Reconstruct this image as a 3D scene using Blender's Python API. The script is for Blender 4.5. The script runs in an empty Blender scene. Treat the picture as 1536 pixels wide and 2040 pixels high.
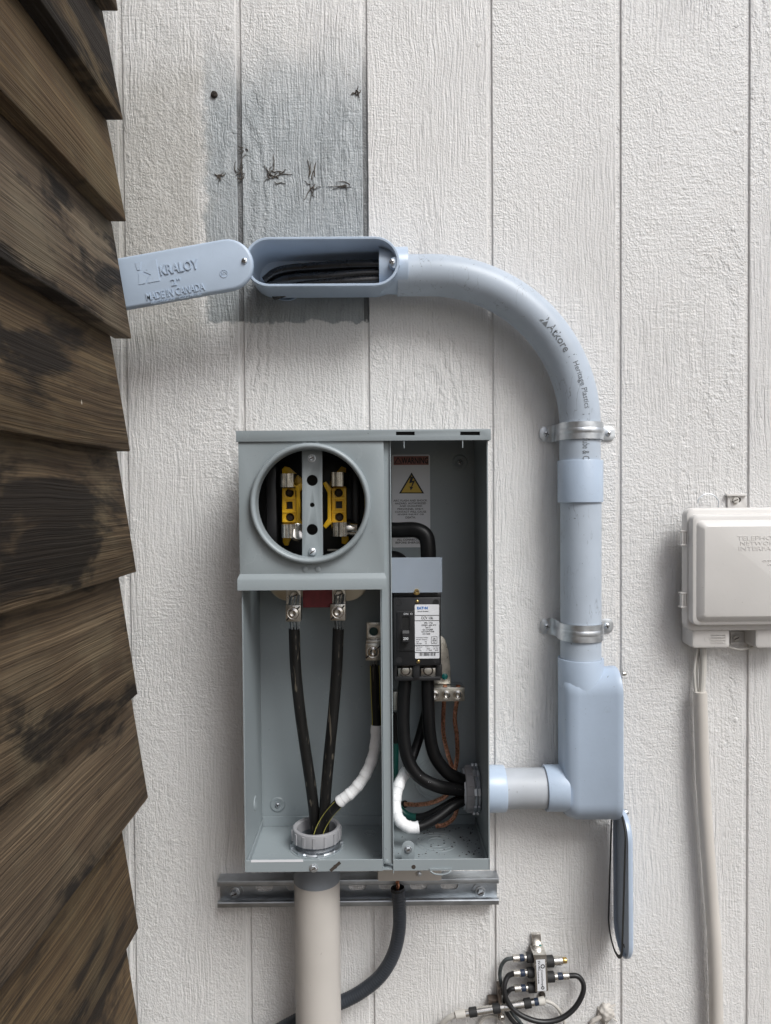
import bpy, bmesh, math, random
from mathutils import Vector, Matrix, noise
random.seed(7)
sc = bpy.context.scene
col = sc.collection
R = math.radians
PI = math.pi

# ------------------------------------------------------------------ camera
F = 1475.0                      # focal length in photograph pixels (1536 x 2040)
H = 1.45                        # camera height above the ground
CAMROT = Matrix.Rotation(R(-0.31), 3, 'Z') @ Matrix.Rotation(PI/2 - R(1.28), 3, 'X') @ Matrix.Rotation(R(-0.45), 3, 'Z')
cd = bpy.data.cameras.new('camera')
cd.sensor_fit = 'VERTICAL'; cd.sensor_height = 36; cd.sensor_width = 36
cd.lens = 36 * F / 2040; cd.clip_start = 0.02; cd.clip_end = 500
cam = bpy.data.objects.new('camera', cd); col.objects.link(cam)
cam.matrix_world = Matrix.Translation((0, 0, H)) @ CAMROT.to_4x4()
sc.camera = cam
sc.cycles.max_bounces = 7; sc.cycles.diffuse_bounces = 3; sc.cycles.glossy_bounces = 3; sc.cycles.transmission_bounces = 4

# ------------------------------------------------------------------ light
SUN_EL, SUN_AZ = R(49), R(36)    # soft overcast light, high, from the right behind the camera
w = bpy.data.worlds.new('World'); sc.world = w; w.use_nodes = True
nt = w.node_tree; nt.nodes.clear()
sky = nt.nodes.new('ShaderNodeTexSky'); sky.sky_type = 'NISHITA'; sky.sun_disc = False
sky.sun_elevation = SUN_EL; sky.sun_rotation = PI - SUN_AZ
sky.air_density = 1.0; sky.dust_density = 4.0; sky.ozone_density = 1.0
hs = nt.nodes.new('ShaderNodeHueSaturation'); hs.inputs['Saturation'].default_value = 0.9
bg = nt.nodes.new('ShaderNodeBackground'); bg.inputs['Strength'].default_value = 0.085
wo = nt.nodes.new('ShaderNodeOutputWorld')
nt.links.new(sky.outputs[0], hs.inputs['Color']); nt.links.new(hs.outputs[0], bg.inputs[0]); nt.links.new(bg.outputs[0], wo.inputs[0])
sd = bpy.data.lights.new('sun', 'SUN'); sd.energy = 1.5; sd.angle = R(26); sd.color = (0.92, 0.975, 1.0)
so = bpy.data.objects.new('sun', sd); col.objects.link(so)
sdir = Vector((math.sin(SUN_AZ)*math.cos(SUN_EL), -math.cos(SUN_AZ)*math.cos(SUN_EL), math.sin(SUN_EL)))
so.rotation_euler = sdir.to_track_quat('Z', 'Y').to_euler(); so.location = sdir * 10
vs = sc.view_settings
vs.view_transform = 'Standard'; vs.look = 'None'; vs.gamma = 1; vs.exposure = 0.64; vs.use_curve_mapping = False

# ------------------------------------------------------------------ depths (metres from the camera plane)
YW = 1.18                       # face of the siding wall
YF, YB = 1.033, 1.177           # front and back of the meter box
YC = 1.138                      # centre line of the grey conduit run

def P(px, py, y):
    d = CAMROT @ Vector(((px - 768) / F, -(py - 1020) / F, -1))
    d = d * (y / d.y)
    return Vector((d.x, y, d.z + H))
def X(px, y, py=1300): return P(px, py, y).x
def Z(py, y, px=760): return P(px, py, y).z
def XZ(px, py, y): p = P(px, py, y); return (p.x, p.z)
def M(px, y): return px * y / F

# ------------------------------------------------------------------ mesh helpers
WP = {}
def bm_new(vs_, fs):
    bm = bmesh.new(); v = [bm.verts.new(p) for p in vs_]
    for f in fs:
        try: bm.faces.new([v[i] for i in f])
        except ValueError: pass
    return bm
def fixn(bm): bmesh.ops.recalc_face_normals(bm, faces=bm.faces); return bm
def box(x0, x1, y0, y1, z0, z1, bev=0.0, seg=2):
    x0, x1 = sorted((x0, x1)); y0, y1 = sorted((y0, y1)); z0, z1 = sorted((z0, z1))
    bm = bm_new([(x0,y0,z0),(x1,y0,z0),(x1,y1,z0),(x0,y1,z0),(x0,y0,z1),(x1,y0,z1),(x1,y1,z1),(x0,y1,z1)],
                [(0,3,2,1),(4,5,6,7),(0,1,5,4),(1,2,6,5),(2,3,7,6),(3,0,4,7)])
    if bev: bmesh.ops.bevel(bm, geom=list(bm.edges), offset=bev, segments=seg, affect='EDGES', profile=0.5)
    return bm
def pbox(px0, py0, px1, py1, y0, y1, bev=0.0, seg=2):
    a = P(px0, py0, y0); b = P(px1, py1, y0)
    return box(a.x, b.x, y0, y1, a.z, b.z, bev, seg)
def join(*bms):
    out = bmesh.new()
    for b in bms:
        me = bpy.data.meshes.new('t'); b.to_mesh(me); out.from_mesh(me); bpy.data.meshes.remove(me); b.free()
    return out
def frame(axis, up=None):
    a = Vector(axis).normalized()
    up = Vector(up) if up else (Vector((0,0,1)) if abs(a.z) < 0.9 else Vector((1,0,0)))
    s = up.cross(a).normalized(); return a, s, a.cross(s)
def lathe(c, axis, prof, seg=24, up=None, ph=0.0):
    """profile of (radius, height along axis)"""
    a, s, t = frame(axis, up); c = Vector(c); vs_ = []; fs = []
    for r, h in prof:
        for k in range(seg):
            an = 2*PI*(k + ph)/seg
            vs_.append(c + a*h + (s*math.cos(an) + t*math.sin(an))*max(r, 1e-6))
    for i in range(len(prof)-1):
        for k in range(seg):
            k2 = (k+1) % seg
            fs.append((i*seg+k, i*seg+k2, (i+1)*seg+k2, (i+1)*seg+k))
    bm = bm_new(vs_, fs)
    bmesh.ops.remove_doubles(bm, verts=bm.verts, dist=1e-5)
    return fixn(bm)
def cat(pts, n=8):
    """Catmull-Rom through points"""
    p = [Vector(q) for q in pts]; p = [p[0]*2-p[1]] + p + [p[-1]*2-p[-2]]; out = []
    for i in range(1, len(p)-2):
        for k in range(n):
            t = k/n; a,b,c,d = p[i-1],p[i],p[i+1],p[i+2]
            out.append(0.5*((2*b)+(c-a)*t+(2*a-5*b+4*c-d)*t*t+(3*b-a-3*c+d)*t**3))
    out.append(p[-2]); return out
def tube(pts, r, seg=14, cap=True, wob=0.0):
    pts = [Vector(p) for p in pts]; n = len(pts); vs_ = []; fs = []
    T = [(pts[min(i+1,n-1)]-pts[max(i-1,0)]).normalized() for i in range(n)]
    _, s, t = frame(T[0])
    for i in range(n):
        s = (s - T[i]*s.dot(T[i])).normalized(); t = T[i].cross(s)
        rr = r(i/(n-1)) if callable(r) else r
        for k in range(seg):
            an = 2*PI*k/seg
            vs_.append(pts[i] + (s*math.cos(an)+t*math.sin(an))*(rr + (wob*noise.noise(pts[i]*60+Vector((k,0,0))) if wob else 0)))
    for i in range(n-1):
        for k in range(seg):
            k2 = (k+1) % seg; fs.append((i*seg+k, i*seg+k2, (i+1)*seg+k2, (i+1)*seg+k))
    if cap: fs.append(tuple(range(seg-1,-1,-1))); fs.append(tuple((n-1)*seg+k for k in range(seg)))
    return fixn(bm_new(vs_, fs))
def loft(rings, cap0=True, cap1=True, close=False):
    n = len(rings[0]); vs_ = [p for r in rings for p in r]; fs = []
    for i in range(len(rings)-1):
        for k in range(n):
            k2 = (k+1) % n; fs.append((i*n+k, i*n+k2, (i+1)*n+k2, (i+1)*n+k))
    if cap0: fs.append(tuple(range(n-1,-1,-1)))
    if cap1: fs.append(tuple((len(rings)-1)*n+k for k in range(n)))
    return fixn(bm_new(vs_, fs))
def stadium(L, W, n=14):
    r = W/2; out = []
    for sgn in (1, -1):
        for k in range(n+1):
            a = -PI/2 + PI*k/n + (0 if sgn > 0 else PI)
            out.append((sgn*(L/2 - r) + r*math.cos(a), r*math.sin(a)))
    return out
def rrect(x0, x1, z0, z1, r, n=5):
    out = []
    for cx, cz, a0 in ((x1-r, z1-r, 0), (x0+r, z1-r, PI/2), (x0+r, z0+r, PI), (x1-r, z0+r, 1.5*PI)):
        for k in range(n+1):
            a = a0 + PI/2*k/n; out.append((cx + r*math.cos(a), cz + r*math.sin(a)))
    return out
def circ(cx, cz, r, n=24): return [(cx+r*math.cos(2*PI*k/n), cz+r*math.sin(2*PI*k/n)) for k in range(n)]
def curve_bm(cu):
    ob = bpy.data.objects.new('t', cu)
    me = bpy.data.meshes.new_from_object(ob)
    bm = bmesh.new(); bm.from_mesh(me)
    bpy.data.objects.remove(ob); bpy.data.meshes.remove(me); bpy.data.curves.remove(cu)
    return bm
def plate(outlines, y0, th, bev=0.0):
    """flat plate with holes; outlines are (x, z) loops, front face at y0, thickness going back"""
    K = 100.0
    cu = bpy.data.curves.new('t', 'CURVE'); cu.dimensions = '2D'; cu.fill_mode = 'BOTH'
    cu.extrude = (th/2 - bev)*K; cu.bevel_depth = bev*K; cu.bevel_resolution = 1; cu.offset = -bev*K
    for o in outlines:
        s = cu.splines.new('POLY'); s.points.add(len(o)-1); s.use_cyclic_u = True
        for p, q in zip(s.points, o): p.co = (q[0]*K, q[1]*K, 0, 1)
    bm = curve_bm(cu)
    for v in bm.verts: v.co = Vector((v.co.x/K, y0 + th/2 - v.co.z/K, v.co.y/K))
    bmesh.ops.remove_doubles(bm, verts=bm.verts, dist=1e-6)
    return fixn(bm)
def text_uv(s, ext=0.0, bold=0.0, space=1.0, spacing=1.0):
    """text mesh in the uv plane, lower left at 0,0; returns bm, width, height for size 1"""
    cu = bpy.data.curves.new('t', 'FONT'); cu.body = s; cu.size = 1; cu.extrude = ext; cu.offset = bold
    cu.space_line = space; cu.space_character = spacing; cu.resolution_u = 2
    if '\n' in s: cu.align_x = 'CENTER'
    bm = curve_bm(cu)
    xs = [v.co.x for v in bm.verts]; ys = [v.co.y for v in bm.verts]
    x0, y0 = min(xs), min(ys)
    for v in bm.verts: v.co.x -= x0; v.co.y -= y0
    return bm, max(xs)-x0, max(ys)-y0
def text_on(s, o, u, v, W, Hh, ext=0.0002, bold=0.0, space=1.0, spacing=1.0):
    """text fitted to W x Hh metres, its lower left corner at o, along u, up v"""
    bm, bw, bh = text_uv(s, 1.0, bold, space, spacing)
    u = Vector(u).normalized(); v = Vector(v).normalized(); nrm = u.cross(v); o = Vector(o)
    for q in bm.verts: q.co = o + u*(q.co.x/bw*W) + v*(q.co.y/bh*Hh) + nrm*(q.co.z*ext)
    return bm
def ptext(s, px0, py0, px1, py1, y, ext=0.0002, bold=0.0, space=1.0):
    a = P(px0, py1, y); b = P(px1, py0, y)
    return text_on(s, a, (1,0,0), (0,0,1), b.x-a.x, b.z-a.z, ext, bold, space)

def obj(name, bm, mat, parent=None, ang=32, smooth=True):
    """bm: a bmesh or a list of (bmesh, material); geometry is in world space; origin goes to its middle"""
    me = bpy.data.meshes.new(name)
    if isinstance(bm, list):
        mats = []; out = bmesh.new()
        for b, m in bm:
            if m not in mats: mats.append(m)
            i = mats.index(m)
            for f in b.faces: f.material_index = i
            t = bpy.data.meshes.new('t'); b.to_mesh(t); out.from_mesh(t); bpy.data.meshes.remove(t); b.free()
        bm = out
    else: mats = [mat]
    bm.to_mesh(me); bm.free()
    for m in mats: me.materials.append(m)
    lo = Vector([min(v.co[i] for v in me.vertices) for i in range(3)]); hi = Vector([max(v.co[i] for v in me.vertices) for i in range(3)])
    c = (lo+hi)/2
    for v in me.vertices: v.co -= c
    if smooth:
        me.polygons.foreach_set('use_smooth', [True]*len(me.polygons)); me.set_sharp_from_angle(angle=R(ang))
    o = bpy.data.objects.new(name, me); col.objects.link(o); WP[o] = c
    if parent: o.parent = parent; o.location = c - WP[parent]
    else: o.location = c
    return o
def tag(o, label, cat_, group=None):
    o['label'] = label; o['category'] = cat_
    if group: o['group'] = group
    return o
def thing(name, label, cat_, loc, group=None):
    o = bpy.data.objects.new(name, None); o.empty_display_size = 0.02; col.objects.link(o); o.location = loc; WP[o] = Vector(loc)
    return tag(o, label, cat_, group)

# ------------------------------------------------------------------ materials
def nmat(name):
    m = bpy.data.materials.new(name); m.use_nodes = True; n = m.node_tree.nodes; b = n['Principled BSDF']
    return m, n, m.node_tree.links, b
def pmat(name, c, rough=0.45, metal=0.0, namt=0.10, nscale=25, bump=0.0, bscale=300, spec=0.5, ramt=0.08, speck=0.0, speckcol=(0.03,0.03,0.03), stretch=None, tint=None, scratch=0.0, scrcol=(0.06,0.06,0.065), scrmap=(70,70,9)):
    m, n, l, b = nmat(name)
    tc = n.new('ShaderNodeTexCoord'); oi = n.new('ShaderNodeObjectInfo')
    src = tc.outputs['Object']
    if stretch:
        mp = n.new('ShaderNodeMapping'); mp.inputs['Scale'].default_value = stretch; l.new(src, mp.inputs[0]); src = mp.outputs[0]
    no = n.new('ShaderNodeTexNoise'); no.inputs['Scale'].default_value = nscale; no.inputs['Detail'].default_value = 3
    mu = n.new('ShaderNodeMath'); mu.operation = 'MULTIPLY'; mu.inputs[1].default_value = 37; l.new(oi.outputs['Random'], mu.inputs[0])
    va_ = n.new('ShaderNodeVectorMath'); va_.operation = 'ADD'; l.new(src, va_.inputs[0]); l.new(mu.outputs[0], va_.inputs[1]); src = va_.outputs[0]
    l.new(src, no.inputs['Vector'])
    cr = n.new('ShaderNodeValToRGB'); cr.color_ramp.elements[0].position = 0.3; cr.color_ramp.elements[1].position = 0.7
    d = tuple(max(0, x*(1-namt)) for x in c); e = tuple(min(1, x*(1+namt)) for x in c)
    if tint: d = tuple(x*t for x, t in zip(d, tint))
    cr.color_ramp.elements[0].color = (*d, 1); cr.color_ramp.elements[1].color = (*e, 1)
    l.new(no.outputs['Fac'], cr.inputs[0]); outc = cr.outputs[0]
    if speck:
        n2 = n.new('ShaderNodeTexNoise'); n2.inputs['Scale'].default_value = 110 if stretch else 220; n2.inputs['Detail'].default_value = 3
        l.new(src, n2.inputs['Vector'])
        gt = n.new('ShaderNodeMapRange'); gt.inputs['From Min'].default_value = 0.74 - 0.1*speck; gt.inputs['From Max'].default_value = 0.80 - 0.1*speck
        l.new(n2.outputs['Fac'], gt.inputs['Value'])
        mx = n.new('ShaderNodeMix'); mx.data_type = 'RGBA'; l.new(gt.outputs[0], mx.inputs['Factor']); l.new(outc, mx.inputs['A']); mx.inputs['B'].default_value = (*speckcol, 1); outc = mx.outputs['Result']
    if scratch:
        mp2 = n.new('ShaderNodeMapping'); mp2.inputs['Scale'].default_value = scrmap; l.new(va_.outputs[0], mp2.inputs[0])
        n3 = n.new('ShaderNodeTexNoise'); n3.inputs['Scale'].default_value = 1; n3.inputs['Detail'].default_value = 3; l.new(mp2.outputs[0], n3.inputs['Vector'])
        n4 = n.new('ShaderNodeTexNoise'); n4.inputs['Scale'].default_value = 16; n4.inputs['Detail'].default_value = 1; l.new(va_.outputs[0], n4.inputs['Vector'])
        q1 = n.new('ShaderNodeMath'); q1.operation = 'SUBTRACT'; q1.inputs[1].default_value = 0.5; l.new(n3.outputs['Fac'], q1.inputs[0])
        q2 = n.new('ShaderNodeMath'); q2.operation = 'ABSOLUTE'; l.new(q1.outputs[0], q2.inputs[0])
        q3 = n.new('ShaderNodeMapRange'); q3.inputs['From Min'].default_value = 0.0; q3.inputs['From Max'].default_value = 0.010; q3.inputs['To Min'].default_value = scratch; q3.inputs['To Max'].default_value = 0; l.new(q2.outputs[0], q3.inputs['Value'])
        q4 = n.new('ShaderNodeMapRange'); q4.inputs['From Min'].default_value = 0.52; q4.inputs['From Max'].default_value = 0.62; l.new(n4.outputs['Fac'], q4.inputs['Value'])
        q5 = n.new('ShaderNodeMath'); q5.operation = 'MULTIPLY'; l.new(q3.outputs[0], q5.inputs[0]); l.new(q4.outputs[0], q5.inputs[1])
        mx2 = n.new('ShaderNodeMix'); mx2.data_type = 'RGBA'; l.new(q5.outputs[0], mx2.inputs['Factor']); l.new(outc, mx2.inputs['A']); mx2.inputs['B'].default_value = (*scrcol, 1); outc = mx2.outputs['Result']
    l.new(outc, b.inputs['Base Color'])
    mr = n.new('ShaderNodeMapRange'); mr.inputs['To Min'].default_value = max(0.03, rough-ramt); mr.inputs['To Max'].default_value = min(1, rough+ramt)
    l.new(no.outputs['Fac'], mr.inputs['Value']); l.new(mr.outputs[0], b.inputs['Roughness'])
    b.inputs['Metallic'].default_value = metal; b.inputs['Specular IOR Level'].default_value = spec
    if bump:
        nb = n.new('ShaderNodeTexNoise'); nb.inputs['Scale'].default_value = bscale; nb.inputs['Detail'].default_value = 4; l.new(src, nb.inputs['Vector'])
        bp = n.new('ShaderNodeBump'); bp.inputs['Strength'].default_value = 1; bp.inputs['Distance'].default_value = bump
        l.new(nb.outputs['Fac'], bp.inputs['Height']); l.new(bp.outputs[0], b.inputs['Normal'])
    return m

PVC   = pmat('pvc_fitting', (0.43, 0.515, 0.63), 0.33, namt=0.05, nscale=14, speck=0.25, speckcol=(0.16,0.17,0.18), bump=0.00010, bscale=160, scratch=0.18, scrcol=(0.25,0.28,0.32), scrmap=(40,40,40))
PIPE  = pmat('pvc_pipe', (0.44, 0.50, 0.575), 0.4, namt=0.06, nscale=18, speck=0.3, speckcol=(0.12,0.125,0.13), bump=0.00012, bscale=140, scratch=0.55, scrcol=(0.10,0.105,0.115), scrmap=(60,60,14))
PVCD  = pmat('pvc_dark', (0.16, 0.175, 0.195), 0.4)
BUSH  = pmat('bushing_plastic', (0.33, 0.33, 0.345), 0.5, namt=0.06)
ENAM  = pmat('grey_enamel', (0.280, 0.318, 0.335), 0.36, namt=0.05, nscale=9, bump=0.00010, bscale=220, speck=0.12, speckcol=(0.12,0.13,0.13), scratch=0.22, scrcol=(0.42,0.46,0.48), scrmap=(30,30,22))
ZINC  = pmat('zinc', (0.66, 0.69, 0.72), 0.44, 1.0, namt=0.18, nscale=70, ramt=0.12)
GALV  = pmat('galvanised', (0.50, 0.53, 0.56), 0.42, 1.0, namt=0.2, nscale=30, ramt=0.12, stretch=(1,1,2.5))
LUGM  = pmat('tinned_lug', (0.60, 0.58, 0.53), 0.3, 1.0, namt=0.15, nscale=120, bump=0.0002, bscale=500)
JAWM  = pmat('jaw_metal', (0.72, 0.71, 0.68), 0.22, 1.0, namt=0.15, nscale=150)
BRASS = pmat('brass', (0.62, 0.44, 0.17), 0.32, 1.0, namt=0.2, nscale=150)
BUSM  = pmat('bus_plate', (0.50, 0.46, 0.37), 0.34, 1.0, namt=0.1)
COPP  = pmat('copper', (0.76, 0.40, 0.27), 0.36, 1.0, namt=0.35, nscale=300, tint=(0.8,0.7,0.65))
RUST  = pmat('dark_rust', (0.045, 0.035, 0.028), 0.85, namt=0.4, nscale=300, bump=0.0004, bscale=600)
CABL  = pmat('cable_black', (0.006, 0.006, 0.0065), 0.42, namt=0.3, nscale=60, spec=0.22, bump=0.0002, bscale=90, stretch=(1,1,0.3))
CABG  = pmat('cable_glossy', (0.008, 0.008, 0.009), 0.28, namt=0.3, nscale=60, spec=0.7, bump=0.0002, bscale=90)
CABD  = pmat('cable_scuffed', (0.010, 0.0098, 0.0095), 0.48, namt=0.4, nscale=60, spec=0.3, speck=1.25, speckcol=(0.10,0.088,0.07), bump=0.0002, bscale=120, stretch=(2.0,2.0,0.22))
GREENC= pmat('cable_green', (0.004, 0.055, 0.045), 0.36)
YELS  = pmat('yellow_stripe', (0.45, 0.42, 0.10), 0.5)
TAPE  = pmat('white_tape', (0.80, 0.81, 0.82), 0.34, namt=0.03, nscale=40, bump=0.0003, bscale=90)
BLK   = pmat('black_plastic', (0.018, 0.018, 0.020), 0.4, namt=0.15)
BLKB  = pmat('breaker_plastic', (0.015, 0.0155, 0.017), 0.42, namt=0.12, bump=0.00006, bscale=900)
VOID  = pmat('black_slot', (0.006, 0.006, 0.006), 0.8)
RUBB  = pmat('rubber', (0.016, 0.016, 0.017), 0.6, namt=0.2)
YEL   = pmat('yellow_plastic', (0.72, 0.42, 0.012), 0.38, namt=0.05)
REDF  = pmat('red_fibre', (0.16, 0.025, 0.03), 0.65, namt=0.15, nscale=120)
STICK = pmat('sticker_white', (0.74, 0.75, 0.78), 0.4, namt=0.02)
INK   = pmat('ink', (0.02, 0.02, 0.022), 0.6)
INKG  = pmat('ink_grey', (0.13, 0.145, 0.16), 0.6)
INKW  = pmat('ink_white', (0.65, 0.66, 0.68), 0.6)
INKB  = pmat('ink_blue', (0.01, 0.16, 0.50), 0.5)
WRED  = pmat('warning_maroon', (0.30, 0.12, 0.10), 0.5)
WYEL  = pmat('warning_yellow', (0.62, 0.42, 0.06), 0.5)
BEIGE = pmat('beige_paint_pipe', (0.52, 0.49, 0.455), 0.42, namt=0.05, nscale=12, bump=0.0006, bscale=26, speck=0.2, speckcol=(0.38,0.35,0.32))
BEIG2 = pmat('beige_plastic', (0.60, 0.565, 0.52), 0.45, namt=0.05, nscale=10, speck=0.15, speckcol=(0.35,0.31,0.27), bump=0.0001, bscale=200)
TELE  = pmat('telephone_plastic', (0.685, 0.665, 0.64), 0.42, namt=0.045, nscale=9, speck=0.25, speckcol=(0.34,0.30,0.27), bump=0.0001, bscale=150)
FLEX  = pmat('flex_conduit', (0.034, 0.040, 0.050), 0.4, namt=0.12)
COAXB = pmat('coax_black', (0.014, 0.014, 0.015), 0.38, namt=0.2)
COAXD = pmat('coax_dirty', (0.055, 0.065, 0.068), 0.6, namt=0.5, nscale=150, speck=0.6, speckcol=(0.25,0.26,0.26))
COAXW = pmat('coax_white', (0.55, 0.53, 0.49), 0.5, namt=0.1, speck=0.3, speckcol=(0.3,0.27,0.24))
BLUEB = pmat('blue_band', (0.018, 0.030, 0.06), 0.4)
NICK  = pmat('nickel', (0.68, 0.66, 0.62), 0.25, 1.0, namt=0.15, nscale=120)
PUTTY = pmat('putty', (0.52, 0.49, 0.45), 0.7, namt=0.15, nscale=60, bump=0.001, bscale=160)
GREENS= pmat('green_screw', (0.005, 0.16, 0.15), 0.3)

m, n, l, b = nmat('clear_shield'); SHIELD = m
b.inputs['Base Color'].default_value = (0.55, 0.62, 0.71, 1); b.inputs['Roughness'].default_value = 0.12
b.inputs['Transmission Weight'].default_value = 0.55; b.inputs['IOR'].default_value = 1.3

def math_node(n, l, op, a, b_=None, c=None):
    q = n.new('ShaderNodeMath'); q.operation = op
    for i, v in enumerate((a, b_, c)):
        if v is None: continue
        if isinstance(v, (int, float)): q.inputs[i].default_value = v
        else: l.new(v, q.inputs[i])
    return q.outputs[0]
def ramp(n, l, src, stops):
    cr = n.new('ShaderNodeValToRGB'); e = cr.color_ramp.elements
    while len(e) < len(stops): e.new(0.5)
    for q, (p, c) in zip(e, stops): q.position = p; q.color = (*c, 1)
    l.new(src, cr.inputs[0]); return cr.outputs[0]
def mixc(n, l, f, a, b_, mode='MIX'):
    mx = n.new('ShaderNodeMix'); mx.data_type = 'RGBA'; mx.blend_type = mode
    for key, v in (('Factor', f), ('A', a), ('B', b_)):
        if isinstance(v, (int, float)): mx.inputs[key].default_value = v
        elif isinstance(v, tuple): mx.inputs[key].default_value = (*v, 1)
        else: l.new(v, mx.inputs[key])
    return mx.outputs['Result']
def rng(n, l, v, a, b_, c=0.0, d=1.0, smooth=True):
    q = n.new('ShaderNodeMapRange'); q.interpolation_type = 'SMOOTHSTEP' if smooth else 'LINEAR'
    q.inputs['From Min'].default_value = a; q.inputs['From Max'].default_value = b_; q.inputs['To Min'].default_value = c; q.inputs['To Max'].default_value = d
    l.new(v, q.inputs['Value']); return q.outputs[0]
def tnoise(n, l, vec, scale, detail=4, rough=0.55, w_=None, map_=None, dist=0.0):
    if w_ is not None:
        va_ = n.new('ShaderNodeVectorMath'); va_.operation = 'ADD'; l.new(vec, va_.inputs[0]); l.new(w_, va_.inputs[1]); vec = va_.outputs[0]
    if map_:
        mp = n.new('ShaderNodeMapping'); mp.inputs['Scale'].default_value = map_; l.new(vec, mp.inputs[0]); vec = mp.outputs[0]
    q = n.new('ShaderNodeTexNoise'); pass
    q.inputs['Scale'].default_value = scale; q.inputs['Detail'].default_value = detail; q.inputs['Roughness'].default_value = rough; q.inputs['Distortion'].default_value = dist
    l.new(vec, q.inputs['Vector'])
    return q.outputs['Fac']

# painted, rough-sawn plywood siding
def wall_material(groove=False):
    m, n, l, b = nmat('painted_groove' if groove else 'painted_siding')
    geo = n.new('ShaderNodeNewGeometry'); oi = n.new('ShaderNodeObjectInfo')
    pos = geo.outputs['Position']; W_ = math_node(n, l, 'MULTIPLY', oi.outputs['Random'], 31.0)
    sep = n.new('ShaderNodeSeparateXYZ'); l.new(pos, sep.inputs[0]); px, pz = sep.outputs['X'], sep.outputs['Z']
    # relief
    warp = tnoise(n, l, pos, 7, 2, w_=W_)
    comb = n.new('ShaderNodeCombineXYZ'); l.new(math_node(n, l, 'MULTIPLY_ADD', warp, 0.022, px), comb.inputs[0]); l.new(pz, comb.inputs[2])
    g1 = tnoise(n, l, comb.outputs[0], 1.0, 3, 0.55, W_, (330, 1, 17))         # vertical grain
    g2 = tnoise(n, l, pos, 1.0, 3, 0.6, W_, (330, 330, 300))                   # fuzzy sawn nap
    g3 = tnoise(n, l, pos, 1.0, 2, 0.5, W_, (34, 1, 300))                      # cross saw marks
    g4 = tnoise(n, l, comb.outputs[0], 1.0, 3, 0.6, W_, (62, 1, 7))            # open grain cracks
    crack = rng(n, l, math_node(n, l, 'ABSOLUTE', math_node(n, l, 'SUBTRACT', g4, 0.5)), 0.0, 0.03)
    g5 = tnoise(n, l, pos, 1.0, 3, 0.6, W_, (120, 120, 85))                   # uneven thick paint
    reg = rng(n, l, tnoise(n, l, pos, 1.0, 1, 0.5, W_, (9, 1, 3.0)), 0.38, 0.62)
    reg2 = rng(n, l, tnoise(n, l, pos, 1.0, 1, 0.5, W_, (8, 1, 5)), 0.48, 0.64)
    reg3 = rng(n, l, tnoise(n, l, pos, 1.0, 2, 0.5, W_, (11, 1, 4.5)), 0.52, 0.62)
    hh = math_node(n, l, 'MULTIPLY', g1, math_node(n, l, 'MULTIPLY_ADD', reg, 0.46, 0.10))
    hh = math_node(n, l, 'ADD', hh, math_node(n, l, 'MULTIPLY', g2, math_node(n, l, 'MULTIPLY_ADD', reg, -0.14, 0.36)))
    hh = math_node(n, l, 'ADD', hh, math_node(n, l, 'MULTIPLY', g5, math_node(n, l, 'MULTIPLY_ADD', reg, -0.20, 0.34)))
    hh = math_node(n, l, 'ADD', hh, math_node(n, l, 'MULTIPLY', g3, math_node(n, l, 'MULTIPLY', reg2, 0.17)))
    hh = math_node(n, l, 'ADD', hh, math_node(n, l, 'MULTIPLY', crack, math_node(n, l, 'MULTIPLY', reg3, 0.09)))
    vo = n.new('ShaderNodeTexVoronoi'); vo.inputs['Scale'].default_value = 1.0; mpv = n.new('ShaderNodeMapping'); mpv.inputs['Scale'].default_value = (5.0, 0.0, 1.5)
    vav = n.new('ShaderNodeVectorMath'); vav.operation = 'ADD'; l.new(comb.outputs[0], vav.inputs[0]); l.new(W_, vav.inputs[1]); l.new(vav.outputs[0], mpv.inputs[0]); l.new(mpv.outputs[0], vo.inputs['Vector'])
    dist = vo.outputs['Distance']
    ringp = math_node(n, l, 'SINE', math_node(n, l, 'MULTIPLY_ADD', g5, 7.0, math_node(n, l, 'MULTIPLY', dist, 85.0)))
    hh = math_node(n, l, 'ADD', hh, math_node(n, l, 'MULTIPLY', ringp, rng(n, l, dist, 0.18, 0.46, 0.085, 0.0)))
    bp = n.new('ShaderNodeBump'); bp.inputs['Strength'].default_value = 1.0; bp.inputs['Distance'].default_value = 0.0050
    l.new(hh, bp.inputs['Height']); l.new(bp.outputs[0], b.inputs['Normal'])
    # paint colour
    base = ramp(n, l, tnoise(n, l, pos, 5, 4, w_=W_), [(0.3, (0.715, 0.705, 0.69)), (0.7, (0.75, 0.742, 0.732))])
    # old unpainted patch where a box used to hang
    edge = tnoise(n, l, pos, 90, 4)
    ed = math_node(n, l, 'ADD', math_node(n, l, 'MULTIPLY_ADD', edge, 0.016, -0.008), math_node(n, l, 'MULTIPLY_ADD', tnoise(n, l, pos, 22, 3), 0.03, -0.015))
    pxe = math_node(n, l, 'ADD', px, ed); pze = math_node(n, l, 'ADD', pz, ed)
    xL, xR = X(408, YW, 400), X(729, YW, 400); zB, zT = Z(641, YW), Z(150, YW)
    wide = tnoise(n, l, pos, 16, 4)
    inx = math_node(n, l, 'MULTIPLY', rng(n, l, pxe, xL-0.004, xL+0.006), rng(n, l, px, xR+0.003, xR+0.0045, 1, 0))
    top = rng(n, l, math_node(n, l, 'MULTIPLY_ADD', wide, 0.10, pz), zT-0.02, zT+0.15, 1, 0)
    patch = math_node(n, l, 'MULTIPLY', inx, math_node(n, l, 'MULTIPLY', rng(n, l, pze, zB-0.002, zB+0.002), top))
    mott = tnoise(n, l, pos, 1, 5, 0.75, W_, (75, 1, 22))
    grey = ramp(n, l, mott, [(0.3, (0.25, 0.275, 0.29)), (0.5, (0.38, 0.415, 0.435)), (0.75, (0.48, 0.505, 0.52))])
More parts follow.
